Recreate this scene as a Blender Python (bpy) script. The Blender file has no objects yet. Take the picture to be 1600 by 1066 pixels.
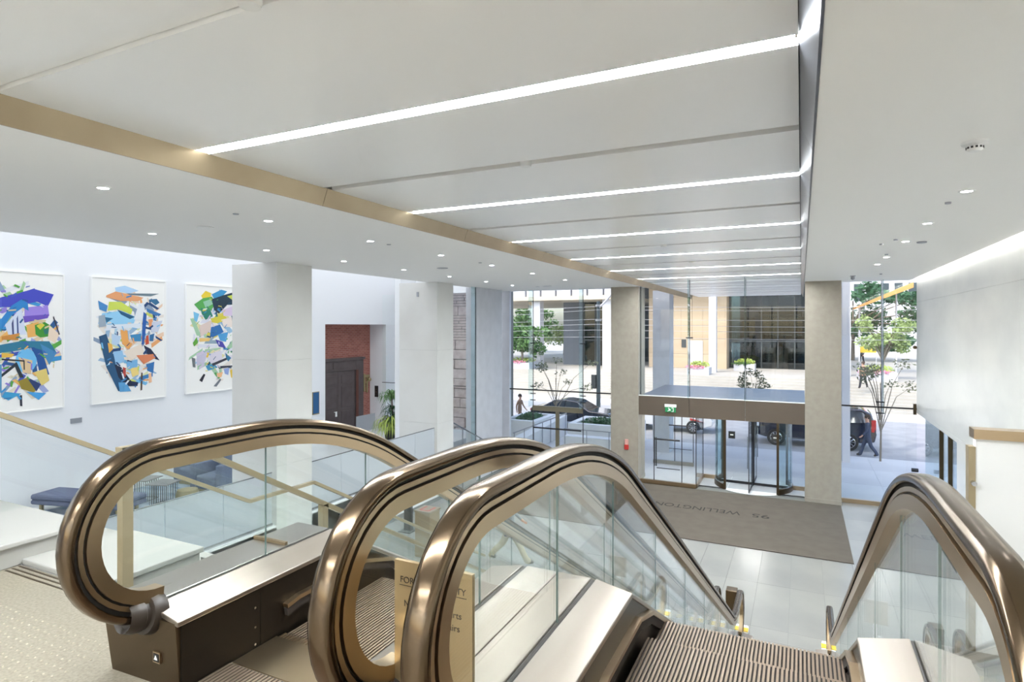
import bpy, bmesh, math, random
from mathutils import Vector, Matrix
rnd = random.Random(7)
PI = math.pi
sc = bpy.context.scene
COL = sc.collection

# ------------------------------------------------------------------ camera, sky, sun, exposure
cam_d = bpy.data.cameras.new('camera')
cam = bpy.data.objects.new('camera', cam_d); COL.objects.link(cam)
cam.location = (0, 0, 5.2)
cam.rotation_euler = (PI / 2, 0, math.atan2(452, 935))
cam_d.sensor_width = 36.0; cam_d.lens = 935 / 1600 * 36.0
cam_d.shift_y = -22 / 1600
cam_d.clip_end = 500
sc.camera = cam

world = bpy.data.worlds.new('sky'); sc.world = world; world.use_nodes = True
wn = world.node_tree.nodes; wl = world.node_tree.links
sky = wn.new('ShaderNodeTexSky'); sky.sky_type = 'NISHITA'; sky.sun_disc = False
sky.sun_elevation = math.radians(52); sky.sun_rotation = math.radians(200)
sky.air_density = 1.0; sky.dust_density = 3.0; sky.ozone_density = 1.0
wl.new(sky.outputs[0], wn['Background'].inputs[0])
wn['Background'].inputs[1].default_value = 0.24

sun_d = bpy.data.lights.new('sun', 'SUN'); sun_d.energy = 0.6; sun_d.angle = math.radians(1.5)
sun_d.color = (1.0, 0.96, 0.9)
sun = bpy.data.objects.new('sun', sun_d); COL.objects.link(sun)
sun.rotation_euler = Vector((0.35, 0.62, -0.95)).to_track_quat('-Z', 'Y').to_euler()

vs = sc.view_settings
vs.view_transform = 'Standard'; vs.look = 'None'; vs.gamma = 1.0; vs.use_curve_mapping = False
vs.exposure = 1.12
sc.cycles.transparent_max_bounces = 40; sc.cycles.diffuse_bounces = 7; sc.cycles.max_bounces = 14
STRIP_E = 72.0      # linear ceiling lights
LOUNGE_E = 0.66      # luminous ceiling over the lounge
DOWN_E = 60.0       # recessed downlights

# ------------------------------------------------------------------ helpers
def lin(c):
    c = c / 255.0
    return c / 12.92 if c <= 0.04045 else ((c + 0.055) / 1.055) ** 2.4
def C(r, g, b): return (lin(r), lin(g), lin(b), 1.0)

MATS = {}
def mat(name, col=(0.8, 0.8, 0.8, 1), rough=0.5, metal=0.0, emit=None, estr=0.0, spec=0.5,
        noise=None, bump=None, trans=0.0, coat=0.0, aniso=0.0):
    m = bpy.data.materials.new(name); m.use_nodes = True; MATS[name] = m
    nt = m.node_tree; p = nt.nodes['Principled BSDF']
    p.inputs['Base Color'].default_value = col
    p.inputs['Roughness'].default_value = rough; p.inputs['Metallic'].default_value = metal
    p.inputs['Specular IOR Level'].default_value = spec
    p.inputs['Coat Weight'].default_value = coat
    p.inputs['Transmission Weight'].default_value = trans
    p.inputs['Anisotropic'].default_value = aniso
    if emit:
        p.inputs['Emission Color'].default_value = emit; p.inputs['Emission Strength'].default_value = estr
    if noise:       # (scale, colour2, detail[, stretch])
        tc = nt.nodes.new('ShaderNodeTexCoord'); mp = nt.nodes.new('ShaderNodeMapping')
        nz = nt.nodes.new('ShaderNodeTexNoise'); cr = nt.nodes.new('ShaderNodeValToRGB')
        nz.inputs['Scale'].default_value = noise[0]; nz.inputs['Detail'].default_value = noise[2]
        if len(noise) > 3: mp.inputs['Scale'].default_value = noise[3]
        cr.color_ramp.elements[0].position = 0.35; cr.color_ramp.elements[1].position = 0.68
        cr.color_ramp.elements[0].color = col; cr.color_ramp.elements[1].color = noise[1]
        nt.links.new(tc.outputs['Object'], mp.inputs[0]); nt.links.new(mp.outputs[0], nz.inputs[0])
        nt.links.new(nz.outputs[0], cr.inputs[0]); nt.links.new(cr.outputs[0], p.inputs['Base Color'])
    if bump:        # (scale, strength)
        nz = nt.nodes.new('ShaderNodeTexNoise'); nz.inputs['Scale'].default_value = bump[0]
        tc = nt.nodes.new('ShaderNodeTexCoord'); bp = nt.nodes.new('ShaderNodeBump')
        bp.inputs['Strength'].default_value = bump[1]
        nt.links.new(tc.outputs['Object'], nz.inputs[0]); nt.links.new(nz.outputs[0], bp.inputs['Height'])
        nt.links.new(bp.outputs[0], p.inputs['Normal'])
    return m

def glass(name, tint=(0.985, 1.0, 0.995, 1), f0=0.03, haze=0.0, hazecol=(0.8, 0.9, 0.92, 1)):
    m = bpy.data.materials.new(name); m.use_nodes = True; MATS[name] = m
    nt = m.node_tree; nt.nodes.clear(); N = nt.nodes.new
    out = N('ShaderNodeOutputMaterial'); tr = N('ShaderNodeBsdfTransparent'); gl = N('ShaderNodeBsdfGlossy')
    lw = N('ShaderNodeLayerWeight'); lw.inputs[0].default_value = 0.5; pw = N('ShaderNodeMath'); pw.operation = 'POWER'; pw.inputs[1].default_value = 5.0
    fr = N('ShaderNodeMath'); fr.operation = 'MULTIPLY_ADD'; fr.inputs[1].default_value = 0.9; fr.inputs[2].default_value = f0; fr.use_clamp = True
    nt.links.new(lw.outputs['Facing'], pw.inputs[0]); nt.links.new(pw.outputs[0], fr.inputs[0])
    mx = N('ShaderNodeMixShader')
    tr.inputs[0].default_value = tint; gl.inputs['Roughness'].default_value = 0.0
    gl.inputs['Color'].default_value = (0.95, 0.98, 0.98, 1)
    nt.links.new(fr.outputs[0], mx.inputs[0]); nt.links.new(tr.outputs[0], mx.inputs[1]); nt.links.new(gl.outputs[0], mx.inputs[2])
    last = mx
    if haze:
        tl = N('ShaderNodeBsdfTranslucent'); df = N('ShaderNodeBsdfDiffuse'); ad = N('ShaderNodeMixShader'); m2 = N('ShaderNodeMixShader')
        tl.inputs[0].default_value = hazecol; df.inputs[0].default_value = hazecol
        ad.inputs[0].default_value = 0.5; m2.inputs[0].default_value = haze
        nt.links.new(tl.outputs[0], ad.inputs[1]); nt.links.new(df.outputs[0], ad.inputs[2])
        nt.links.new(mx.outputs[0], m2.inputs[1]); nt.links.new(ad.outputs[0], m2.inputs[2]); last = m2
    nt.links.new(last.outputs[0], out.inputs[0])
    return m

WM = {}
class MB:
    def __init__(s): s.v = []; s.f = []; s.fc = []
    def add(s, vs_, fs, col=None):
        b = len(s.v); s.v += [tuple(v) for v in vs_]
        for f in fs: s.f.append(tuple(i + b for i in f)); s.fc.append(col)
        return s
    def box(s, x0, x1, y0, y1, z0, z1, col=None):
        v = [(x, y, z) for z in (z0, z1) for y in (y0, y1) for x in (x0, x1)]
        return s.add(v, [(0, 2, 3, 1), (4, 5, 7, 6), (0, 1, 5, 4), (2, 6, 7, 3), (0, 4, 6, 2), (1, 3, 7, 5)], col)
    def obox(s, c, d, M):
        v = [Vector(c) + M @ Vector((sx * d[0] / 2, sy * d[1] / 2, sz * d[2] / 2)) for sz in (-1, 1) for sy in (-1, 1) for sx in (-1, 1)]
        return s.add(v, [(0, 2, 3, 1), (4, 5, 7, 6), (0, 1, 5, 4), (2, 6, 7, 3), (0, 4, 6, 2), (1, 3, 7, 5)])
    def prism(s, poly, ax, a, b):
        def mk(p, t):
            return {'x': (t, p[0], p[1]), 'y': (p[0], t, p[1]), 'z': (p[0], p[1], t)}[ax]
        n = len(poly)
        v = [mk(p, a) for p in poly] + [mk(p, b) for p in poly]
        return s.add(v, [tuple(range(n))[::-1], tuple(range(n, 2 * n))] + [(i, (i + 1) % n, n + (i + 1) % n, n + i) for i in range(n)])
    def tube(s, pts, r, n=8, cap=True):
        pts = [Vector(p) for p in pts]; k = len(pts)
        rs = r if isinstance(r, (list, tuple)) else [r] * k
        rings = []
        ref = None
        for i, p in enumerate(pts):
            t = (pts[min(i + 1, k - 1)] - pts[max(i - 1, 0)]).normalized()
            if ref is None: ref = t.orthogonal().normalized()
            u = (ref - t * ref.dot(t)).normalized(); ref = u; w = t.cross(u)
            rings.append([p + (u * math.cos(2 * PI * j / n) + w * math.sin(2 * PI * j / n)) * rs[i] for j in range(n)])
        v = [q for rg in rings for q in rg]
        f = [(i * n + j, i * n + (j + 1) % n, (i + 1) * n + (j + 1) % n, (i + 1) * n + j) for i in range(k - 1) for j in range(n)]
        if cap: f += [tuple(range(n))[::-1], tuple(range((k - 1) * n, k * n))]
        return s.add(v, f)
    def lathe(s, prof, c=(0, 0, 0), n=20, a0=0.0, a1=2 * PI):
        full = abs(a1 - a0 - 2 * PI) < 1e-6; m = n if full else n + 1; k = len(prof)
        v = [(c[0] + r * math.cos(a0 + (a1 - a0) * j / n), c[1] + r * math.sin(a0 + (a1 - a0) * j / n), c[2] + z) for r, z in prof for j in range(m)]
        f = []
        for i in range(k - 1):
            for j in range(n):
                j2 = (j + 1) % m
                f.append((i * m + j, i * m + j2, (i + 1) * m + j2, (i + 1) * m + j))
        return s.add(v, f)
    def sweep(s, path, sec, x, closed=True):
        """path in (y, z); sec in (lateral x, normal n); normal is the path's left-hand side"""
        k = len(path); n = len(sec); v = []
        for i in range(k):
            a = path[max(i - 1, 0)]; b = path[min(i + 1, k - 1)]
            ty, tz = b[0] - a[0], b[1] - a[1]; l = math.hypot(ty, tz); ty /= l; tz /= l
            for (sx, nn) in sec: v.append((x + sx, path[i][0] - tz * nn, path[i][1] + ty * nn))
        f = [(i * n + j, i * n + (j + 1) % n, (i + 1) * n + (j + 1) % n, (i + 1) * n + j) for i in range(k - 1) for j in range(n if closed else n - 1)]
        if closed: f += [tuple(range(n))[::-1], tuple(range((k - 1) * n, k * n))]
        return s.add(v, f)
    def ball(s, c, r, n=10, sz=(1, 1, 1)):
        prof = [(math.sin(PI * i / n) * r + 1e-5, -math.cos(PI * i / n) * r) for i in range(n + 1)]
        b = len(s.v); s.lathe(prof, (0, 0, 0), n * 2)
        for i in range(b, len(s.v)):
            p = s.v[i]; s.v[i] = (c[0] + p[0] * sz[0], c[1] + p[1] * sz[1], c[2] + p[2] * sz[2])
        return s
    def mesh(s, name, m, smooth=None, fixn=True):
        me = bpy.data.meshes.new(name); me.from_pydata(s.v, [], s.f); me.update()
        if fixn:
            bm = bmesh.new(); bm.from_mesh(me); bmesh.ops.recalc_face_normals(bm, faces=bm.faces); bm.to_mesh(me); bm.free()
        if m: me.materials.append(MATS[m] if isinstance(m, str) else m)
        if any(c is not None for c in s.fc):
            at = me.color_attributes.new('Col', 'FLOAT_COLOR', 'CORNER')
            for p in me.polygons:
                for li in p.loop_indices: at.data[li].color = s.fc[p.index] or (1, 1, 1, 1)
        if smooth is not None:
            me.shade_smooth(); me.set_sharp_from_angle(angle=math.radians(smooth))
        return me
    def build(s, name, m, parent=None, smooth=None, bevel=None, loc=None, fixn=True):
        return put(name, s.mesh(name, m, smooth, fixn), parent, loc, bevel)

def put(name, me, parent=None, loc=None, bevel=None, M=None):
    """loc/M given: mesh is in local coordinates of that place (world); none: mesh is in world coordinates"""
    o = bpy.data.objects.new(name, me); COL.objects.link(o)
    W = M.copy() if M is not None else Matrix.Translation(loc or (0, 0, 0))
    WM[o] = W
    if parent:
        o.parent = parent; o.matrix_parent_inverse = WM[parent].inverted()
    o.matrix_basis = W
    if bevel:
        b = o.modifiers.new('bevel', 'BEVEL'); b.width = bevel; b.segments = 2; b.limit_method = 'ANGLE'
    return o
def empty(name, loc=(0, 0, 0), rz=0.0):
    o = bpy.data.objects.new(name, None); COL.objects.link(o); o.empty_display_size = 0.1
    W = Matrix.Translation(loc) @ Matrix.Rotation(rz, 4, 'Z'); WM[o] = W; o.matrix_basis = W
    return o
def tag(o, label=None, cat=None, group=None, kind=None):
    if label: o['label'] = label
    if cat: o['category'] = cat
    if group: o['group'] = group
    if kind: o['kind'] = kind
    return o
def struct(o, label=None): return tag(o, label, kind='structure')
def copy_tree(o, W, parent=None):
    """copy of a thing whose parts were built in its local frame"""
    c = o.copy(); COL.objects.link(c); WM[c] = W
    c.matrix_basis = W
    for ch in [x for x in bpy.data.objects if x.parent == o]:
        k = ch.copy(); COL.objects.link(k); k.parent = c
        for g in [x for x in bpy.data.objects if x.parent == ch]:
            q = g.copy(); COL.objects.link(q); q.parent = k
    return c
def lettering(name, txt, m, parent, M, size, ext=0.001, align='CENTER', fit=None):
    cu = bpy.data.curves.new(name, 'FONT'); cu.body = txt; cu.size = size; cu.extrude = ext
    cu.align_x = align; cu.align_y = 'CENTER'; cu.materials.append(MATS[m])
    t = bpy.data.objects.new('text', cu); COL.objects.link(t)
    dg = bpy.context.evaluated_depsgraph_get(); dg.update()
    me = bpy.data.meshes.new_from_object(t.evaluated_get(dg)); bpy.data.objects.remove(t); me.name = name
    if fit:     # scale along x so that the line is exactly this long, starting at the origin
        xs_ = [v.co.x for v in me.vertices]; a, b = min(xs_), max(xs_)
        for v in me.vertices: v.co.x = (v.co.x - a) * fit / (b - a)
    return put(name, me, parent, M=M)
def basis(px, py, pz, o): # columns = local axes
    M = Matrix.Identity(4)
    for i, a in enumerate((px, py, pz)):
        for j in range(3): M[j][i] = a[j]
    M.translation = Vector(o); return M

# ------------------------------------------------------------------ materials
mat('ceiling_white', C(250, 249, 246), 0.6)
mat('panel_white', C(248, 248, 247), 0.28, spec=0.6)
mat('wall_white', C(240, 241, 242), 0.45, noise=(0.8, C(232, 233, 234), 4))
mat('wall_cool', C(236, 238, 241), 0.6)
mat('marble_wall', C(240, 240, 236), 0.16, noise=(0.6, C(226, 227, 225), 6, (1, 1, 2.0)))
mat('marble_pier', C(226, 226, 223), 0.22, noise=(0.7, C(216, 215, 211), 5))
mat('marble_floor', C(148, 147, 142), 0.25, noise=(0.7, C(139, 138, 135), 6))
mat('joint', C(112, 112, 108), 0.7)
mat('stone_beige', C(166, 159, 146), 0.5, noise=(6, C(159, 151, 138), 8))
mat('granite', C(134, 127, 113), 0.35, noise=(70, C(110, 103, 90), 10))
mat('mat_carpet', C(93, 85, 75), 0.95, noise=(3, C(87, 79, 70), 4), bump=(160, 0.25))
mat('mat_text', C(34, 30, 28), 0.9)
mat('bronze', C(186, 164, 134), 0.28, 1.0)
mat('door_bronze', C(132, 124, 104), 0.5, 0.4)
mat('back_wood', C(64, 54, 46), 0.5)
mat('groove', C(30, 25, 21), 0.7)
mat('vestibule_base', C(150, 148, 142), 0.5, 0.3)
mat('joint_glass', C(92, 112, 108), 0.4)
mat('bronze_satin', C(172, 155, 128), 0.3, 1.0, noise=(1.2, C(158, 140, 114), 3))
mat('bronze_dark', C(92, 78, 60), 0.35, 0.9)
mat('bronze_panel', C(102, 90, 78), 0.55, 0.25)
mat('bronze_rail', C(168, 154, 126), 0.42, 0.7)
mat('handrail', C(112, 96, 78), 0.2, 1.0)
mat('boot', C(44, 36, 29), 0.4)
mat('rubber', C(38, 32, 28), 0.45)
mat('deck_steel', C(164, 155, 146), 0.34, 1.0, noise=(1.0, C(153, 143, 133), 3, (6, 0.3, 1)))
mat('deck_grey', C(166, 163, 159), 0.3, 1.0)
mat('skirt', C(46, 40, 33), 0.34, 0.7)
mat('step_metal', C(124, 107, 90), 0.45, 0.6)
mat('step_groove', C(42, 36, 31), 0.8)
mat('brush', C(48, 40, 34), 0.9)
mat('chrome', C(200, 202, 206), 0.12, 1.0)
mat('steel', C(190, 192, 196), 0.25, 1.0)
mat('dark_metal', C(60, 58, 58), 0.4, 0.6)
mat('black', C(22, 22, 24), 0.5)
mat('yellow', C(242, 204, 50), 0.5)
mat('light_strip', C(255, 255, 255), 0.5, emit=(0.92, 0.97, 1.0, 1), estr=STRIP_E)
mat('light_lounge', C(255, 255, 255), 0.5, emit=(0.97, 0.985, 1.0, 1), estr=LOUNGE_E)
mat('downlight_lens', C(255, 255, 255), 0.5, emit=(0.97, 0.98, 1.0, 1), estr=DOWN_E)
mat('fill_glow', C(255, 255, 255), 0.5, emit=(1, 0.98, 0.95, 1), estr=12.0)  # glow of the fill panels added under the canopy
mat('cove_lamp', C(255, 255, 255), 0.5, emit=(0.98, 0.99, 1.0, 1), estr=7.0)
mat('stud', C(156, 148, 132), 0.4)
mat('reveal', C(150, 140, 126), 0.6)
mat('plastic_white', C(240, 240, 238), 0.35)
mat('grey_metal', C(166, 168, 174), 0.35, 0.85)
mat('grey_fascia', C(104, 106, 112), 0.3, 0.9)
mat('fabric_blue', C(110, 122, 144), 0.95, noise=(30, C(100, 112, 134), 4))
mat('fabric_bench', C(100, 108, 134), 0.95)
mat('gold', C(164, 150, 112), 0.5, 0.5)
mat('wire', C(70, 66, 66), 0.4, 0.7)
mat('table_top', C(128, 122, 122), 0.35, 0.4)
mat('rug', C(196, 206, 216), 0.95, noise=(1.6, C(96, 126, 158), 6, (1, 2.2, 1)))
mat('lounge_floor', C(206, 208, 208), 0.3, noise=(1, C(190, 193, 194), 4))
mat('wood_door', C(92, 82, 82), 0.35, noise=(3, C(80, 70, 68), 4, (8, 1, 1)))
mat('wood_red', C(96, 52, 40), 0.5)
mat('green_sign', C(24, 120, 70), 0.4, emit=C(24, 130, 76), estr=0.25)
mat('red', C(200, 56, 50), 0.5)
mat('pink', C(226, 170, 160), 0.6)
mat('blue_plaque', C(38, 92, 140), 0.4)
mat('paper_white', C(246, 246, 244), 0.6)
mat('canvas', C(246, 245, 241), 0.6)
mat('sign_bronze', C(172, 150, 114), 0.4, 0.8)
mat('sign_text', C(50, 40, 28), 0.5)
mat('kerb_white', C(154, 153, 148), 0.4)
mat('concrete', C(206, 208, 215), 0.8, noise=(3, C(198, 200, 207), 5))
mat('planter_white', C(222, 224, 226), 0.7)
mat('concrete_dark', C(100, 106, 114), 0.7)
mat('pavement', C(204, 204, 204), 0.8, noise=(0.4, C(190, 190, 192), 5))
mat('asphalt', C(170, 170, 171), 0.85, noise=(1.2, C(156, 156, 158), 6))
mat('plaza', C(182, 179, 171), 0.85, noise=(0.3, C(172, 168, 160), 4))
mat('far_beige', C(192, 174, 148), 0.7, noise=(0.4, C(182, 162, 135), 4, (0.3, 0.3, 3)))
mat('far_white', C(200, 200, 204), 0.7)
mat('far_soffit', C(196, 186, 168), 0.7)
mat('far_dark', C(66, 78, 84), 0.35, 0.3)
mat('far_mullion', C(52, 58, 60), 0.5)
mat('leaf_light', C(146, 166, 104), 0.6)
mat('leaf_mid', C(84, 120, 64), 0.6)
mat('leaf_dark', C(58, 100, 66), 0.6)
mat('leaf_grey', C(112, 118, 92), 0.7)
mat('leaf_yellow', C(168, 186, 92), 0.6)
mat('bark', C(120, 112, 100), 0.9)
mat('soil', C(60, 50, 42), 0.95)
mat('flower_pink', C(232, 150, 178), 0.7)
mat('car_dark', C(36, 44, 66), 0.15, 0.3, coat=1.0)
mat('car_black', C(34, 38, 48), 0.15, 0.3, coat=1.0)
mat('car_white', C(232, 234, 236), 0.2, coat=1.0)
mat('car_glass', C(40, 50, 62), 0.05, 0.0, spec=1.0)
mat('tyre', C(34, 34, 36), 0.85)
mat('lamp_red', C(190, 40, 40), 0.25)
mat('lamp_clear', C(226, 230, 236), 0.15)
mat('sandstone', C(212, 198, 194), 0.85, noise=(4, C(190, 172, 168), 8))
mat('skin', C(206, 160, 136), 0.6)
mat('hair', C(60, 44, 34), 0.8)
mat('cloth_beige', C(176, 164, 132), 0.9)
mat('cloth_grey', C(140, 146, 150), 0.9)
mat('cloth_navy', C(62, 72, 96), 0.9)
mat('cloth_dark', C(48, 48, 54), 0.9)
mat('cloth_brown', C(150, 120, 96), 0.9)
mat('shoe', C(50, 46, 42), 0.7)
mat('orange_wood', C(206, 150, 84), 0.6)
mat('yellow_banner', C(236, 196, 60), 0.6)
glass('glass_clear')
glass('glass_green', (0.982, 0.997, 0.99, 1))
glass('glass_blue', (0.86, 0.94, 0.95, 1))
glass('glass_frost', (0.92, 0.945, 0.965, 1), haze=0.66, hazecol=(0.74, 0.77, 0.80, 1))
glass('glass_far', (0.30, 0.38, 0.40, 1), f0=0.05)
# brick for the heritage wall (bricks about two pixels high)
m = mat('brick', C(150, 84, 70), 0.85); nt = m.node_tree
bt = nt.nodes.new('ShaderNodeTexBrick'); tc = nt.nodes.new('ShaderNodeTexCoord'); mp = nt.nodes.new('ShaderNodeMapping')
mp.inputs['Rotation'].default_value = (PI / 2, 0, PI / 2)
sx_ = nt.nodes.new('ShaderNodeSeparateXYZ'); cx_ = nt.nodes.new('ShaderNodeCombineXYZ')
nt.links.new(tc.outputs['Object'], sx_.inputs[0]); nt.links.new(sx_.outputs[1], cx_.inputs[0]); nt.links.new(sx_.outputs[2], cx_.inputs[1])
nt.links.new(cx_.outputs[0], bt.inputs['Vector'])
bt.inputs['Color1'].default_value = C(168, 106, 92); bt.inputs['Color2'].default_value = C(146, 86, 74); bt.inputs['Mortar'].default_value = C(180, 146, 134)
bt.inputs['Scale'].default_value = 1.0; bt.inputs['Brick Width'].default_value = 0.22; bt.inputs['Row Height'].default_value = 0.075; bt.inputs['Mortar Size'].default_value = 0.006
nt.links.new(bt.outputs['Color'], nt.nodes['Principled BSDF'].inputs['Base Color'])
# paint: colour attribute
m = mat('paint', rough=0.55); nt = m.node_tree
at = nt.nodes.new('ShaderNodeAttribute'); at.attribute_name = 'Col'
nt.links.new(at.outputs['Color'], nt.nodes['Principled BSDF'].inputs['Base Color'])

def B(name, m, parent, x0, x1, y0, y1, z0, z1, bevel=None):
    return MB().box(x0, x1, y0, y1, z0, z1).build(name, m, parent, bevel=bevel)

FZ = 3.7            # upper floor
MZ = 1.04           # lounge floor
CZ = 6.55           # main ceiling
TZ = 6.72           # raised tray
TX0, TX1 = -4.78, 0.07
FY = 20.3           # facade glass plane
LX = -9.8           # lounge edge
RX = 2.95           # right wall

# ------------------------------------------------------------------ room shell
fl = struct(B('floor', 'joint', None, -10.0, RX, 2.0, FY, -0.3, -0.012), 'white marble floor of the lower lobby')
tile = {}
def tile_at(x0, x1, y0, y1):
    k = (round(x1 - x0, 3), round(y1 - y0, 3))
    if k not in tile:
        tile[k] = MB().box(-k[0] / 2 + .002, k[0] / 2 - .002, -k[1] / 2 + .002, k[1] / 2 - .002, -0.02, 0).mesh('floor_tile', 'marble_floor')
    put('floor_tile', tile[k], fl, ((x0 + x1) / 2, (y0 + y1) / 2, 0))
ys = [2.0, 5.0, 8.0, 9.4, 10.75, 11.2, 13.12, 15.04]
xs = [-9.8 + 0.6 * i for i in range(21)] + [RX]
for i in range(len(xs) - 1):
    for j in range(len(ys) - 1): tile_at(xs[i], xs[i + 1], ys[j], ys[j + 1])
for (a, b) in ((1.04, 2.0), (2.0, RX)):
    for j in range(3): tile_at(a, b, 15.04 + 1.75 * j, 15.04 + 1.75 * (j + 1))
B('floor_border', 'marble_floor', fl, -9.8, -7.3, 15.04, FY, -0.02, 0)

up = struct(B('floor', 'granite', None, -9.9, RX, -7.0, 2.05, 3.3, FZ), 'beige granite floor of the upper landing')
B('floor_edge', 'marble_floor', up, TX1 + .9, RX, 2.0505, 2.9, 3.3, FZ)
gv = MB()
for k in range(3): gv.box(-4.41, -3.3, 1.955 + .035 * k, 1.967 + .035 * k, FZ, FZ + .0015)
gv.build('nosing_groove', 'bronze_dark', up)
st = MB(); r2 = random.Random(3)
for i in range(26):
    for j in range(16):
        x = -4.15 + i * .05 + (j % 2) * .025 + r2.uniform(-.006, .006); y = .95 + j * .05 + r2.uniform(-.006, .006)
        if x < -2.82 and (y < 1.76) and x > -4.2: st.lathe([(.006, 0), (.0045, .003), (.0001, .004)], (x, y, FZ), 6)
tag(st.build('tactile_stud', 'stud', up, smooth=40), kind='stuff')

# white stair head: kerb on the left, stone top step, cheek
kb = MB(); kb.box(-6.4, -4.43, 0.4, 2.42, FZ, 3.83); kb.box(-6.4, -4.40, 0.4, 2.45, 3.83, 3.86)
tag(kb.build('stair_kerb', 'kerb_white', bevel=.006), 'low white stone kerb at the far left above the stairs', 'kerb')
ts = MB(); ts.box(-4.43, -3.60, 2.055, 2.68, 3.55, 3.70); ts.box(-4.43, -3.585, 2.055, 2.70, 3.70, 3.735)
stairs = empty('stair_flight', (-4.4, 2.1, 0))
tag(stairs, 'white stone stair flight descending beside the left escalator', 'stairs')
ts.build('landing_slab', 'kerb_white', stairs, bevel=.006)
nst = 9
for k in range(nst):
    z = 3.70 - (k + 1) * .139; y0 = 2.70 + k * .24
    B('step', 'kerb_white', stairs, -5.15, -3.5, y0, y0 + .25, z - .18, z)
B('landing', 'kerb_white', stairs, -5.15, -3.5, 4.85, 5.4, 2.25, 2.449)
for k in range(17):
    z = 2.449 - (k + 1) * .144; y0 = 5.4 + k * .26
    B('step', 'kerb_white', stairs, -5.15, -3.5, y0, y0 + .27, max(z - .18, .003), max(z, .01))
B('stair_wall', 'kerb_white', stairs, -5.15, -3.52, 2.71, 5.2, .001, 2.2)
ck = MB()
ck.prism([(2.70, 3.66), (5.0, 2.35), (9.6, -.0), (9.0, -.0), (5.0, 2.05), (2.70, 3.36)], 'x', -3.62, -3.5)
ck.prism([(2.45, 3.70), (4.5, 2.55), (5.4, 2.55), (9.8, 0.0), (9.2, 0.0), (5.4, 2.2), (4.5, 2.2), (2.45, 3.35)], 'x', -5.28, -5.16)
ck.build('stringer', 'kerb_white', stairs)

# main ceiling: two wings and the raised tray
ce = struct(B('ceiling', 'ceiling_white', None, -10.2, TX0, -7.0, FY + .25, CZ, 7.3), 'flat white ceiling wing over the left side with downlights')
cr_ = struct(B('ceiling', 'ceiling_white', None, TX1 + .02, RX - .12, -7.0, FY + .25, CZ, 7.3), 'flat white ceiling wing on the right beside the wall')
tr = struct(B('ceiling', 'reveal', None, TX0 - .0, TX1 + .02, -7.0, 31.5, TZ + .13, 7.3), 'raised white panel ceiling with light strips over the escalators')
bright = [3.51 + 3.083 * k for k in range(-3, 9)]
dark = [5.05 + 3.083 * k for k in range(-4, 9)]
cuts = sorted([(y, 1) for y in bright] + [(y, 0) for y in dark])
W2 = .065
pm = {}
prev = -6.95
for (y, kind) in cuts + [(31.55, 2)]:
    a, b = prev + (W2 if prev > -6.9 else 0), y - W2
    if b > a + .1:
        k = round(b - a, 2)
        if k not in pm: pm[k] = MB().box(TX0 + .085, TX1 - .085, -k / 2, k / 2, 0, .04).mesh('ceiling_panel', 'panel_white')
        put('ceiling_panel', pm[k], tr, (0, (a + b) / 2, TZ))
    if kind == 1:
        B('light_trough', 'panel_white', tr, TX0 + .09, TX1 - .09, y - W2, y + W2, TZ + .09, TZ + .12)
        if y < FY:
            ls = empty('ceiling_light', (-2.35, y, TZ + .06))
            n = bright.index(y)
            B('diffuser', 'light_strip', ls, TX0 + .10, TX1 - .10, y - W2 + .012, y + W2 - .012, TZ + .025, TZ + .045)
            B('housing', 'panel_white', ls, TX0 + .10, TX1 - .10, y - W2 + .006, y + W2 - .006, TZ + .046, TZ + .085)
            words = ['farthest behind the viewpoint', 'nearest behind the viewpoint', 'directly overhead', 'nearest and widest in view', 'second nearest in view', 'third nearest in view', 'fourth nearest in view', 'fifth nearest in view', 'sixth nearest in view', 'first beyond the glass', 'second beyond the glass', 'third beyond the glass']
            tag(ls, 'long white light strip across the raised ceiling, ' + words[n], 'ceiling light', 'ceiling light strips')
    prev = y
# the deep channel at the top left carries a projector-like cover
# fascia of the tray, left bronze, right grey
fa = empty('trim_1', (TX0, 2, CZ)); struct(fa, 'bronze fascia along the left edge of the raised ceiling')
ysg = [-7.0 + 3.083 * k for k in range(13)]
ysg = [y - 7.0 + 5.05 - 3.083 * 4 + 14.332 for y in ysg]
for k in range(12):
    a, b = dark[0] - .0 + 3.083 * k, dark[0] + 3.083 * (k + 1)
    MB().prism([(TX0 - .002, CZ - .01), (TX0 + .012, CZ - .01), (TX0 + .08, TZ + .005), (TX0 + .066, TZ + .005)], 'y', a + .003, b - .003).build('fascia_panel', 'bronze_satin', fa)
B('shadow_gap', 'bronze_dark', fa, TX0 + .06, TX0 + .09, -7, 31.4, TZ + .041, TZ + .06)
fb = empty('trim_2', (TX1, 2, CZ)); struct(fb, 'grey metal fascia along the right edge of the raised ceiling')
for k in range(12):
    a, b = dark[0] + 3.083 * k, dark[0] + 3.083 * (k + 1)
    MB().prism([(TX1 + .004, CZ - .01), (TX1 + .018, CZ - .01), (TX1 - .066, TZ + .005), (TX1 - .08, TZ + .005)], 'y', a + .003, b - .003).build('fascia_panel', 'grey_fascia', fb)
B('shadow_gap', 'dark_metal', fb, TX1 - .09, TX1 - .06, -7, 31.4, TZ + .041, TZ + .06)
# lounge ceiling (higher, luminous)
lc = struct(B('ceiling', 'light_lounge', None, -16.9, -10.25, 1.0, 21.5, 10.5, 10.6), 'luminous ceiling above the lounge')

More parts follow.
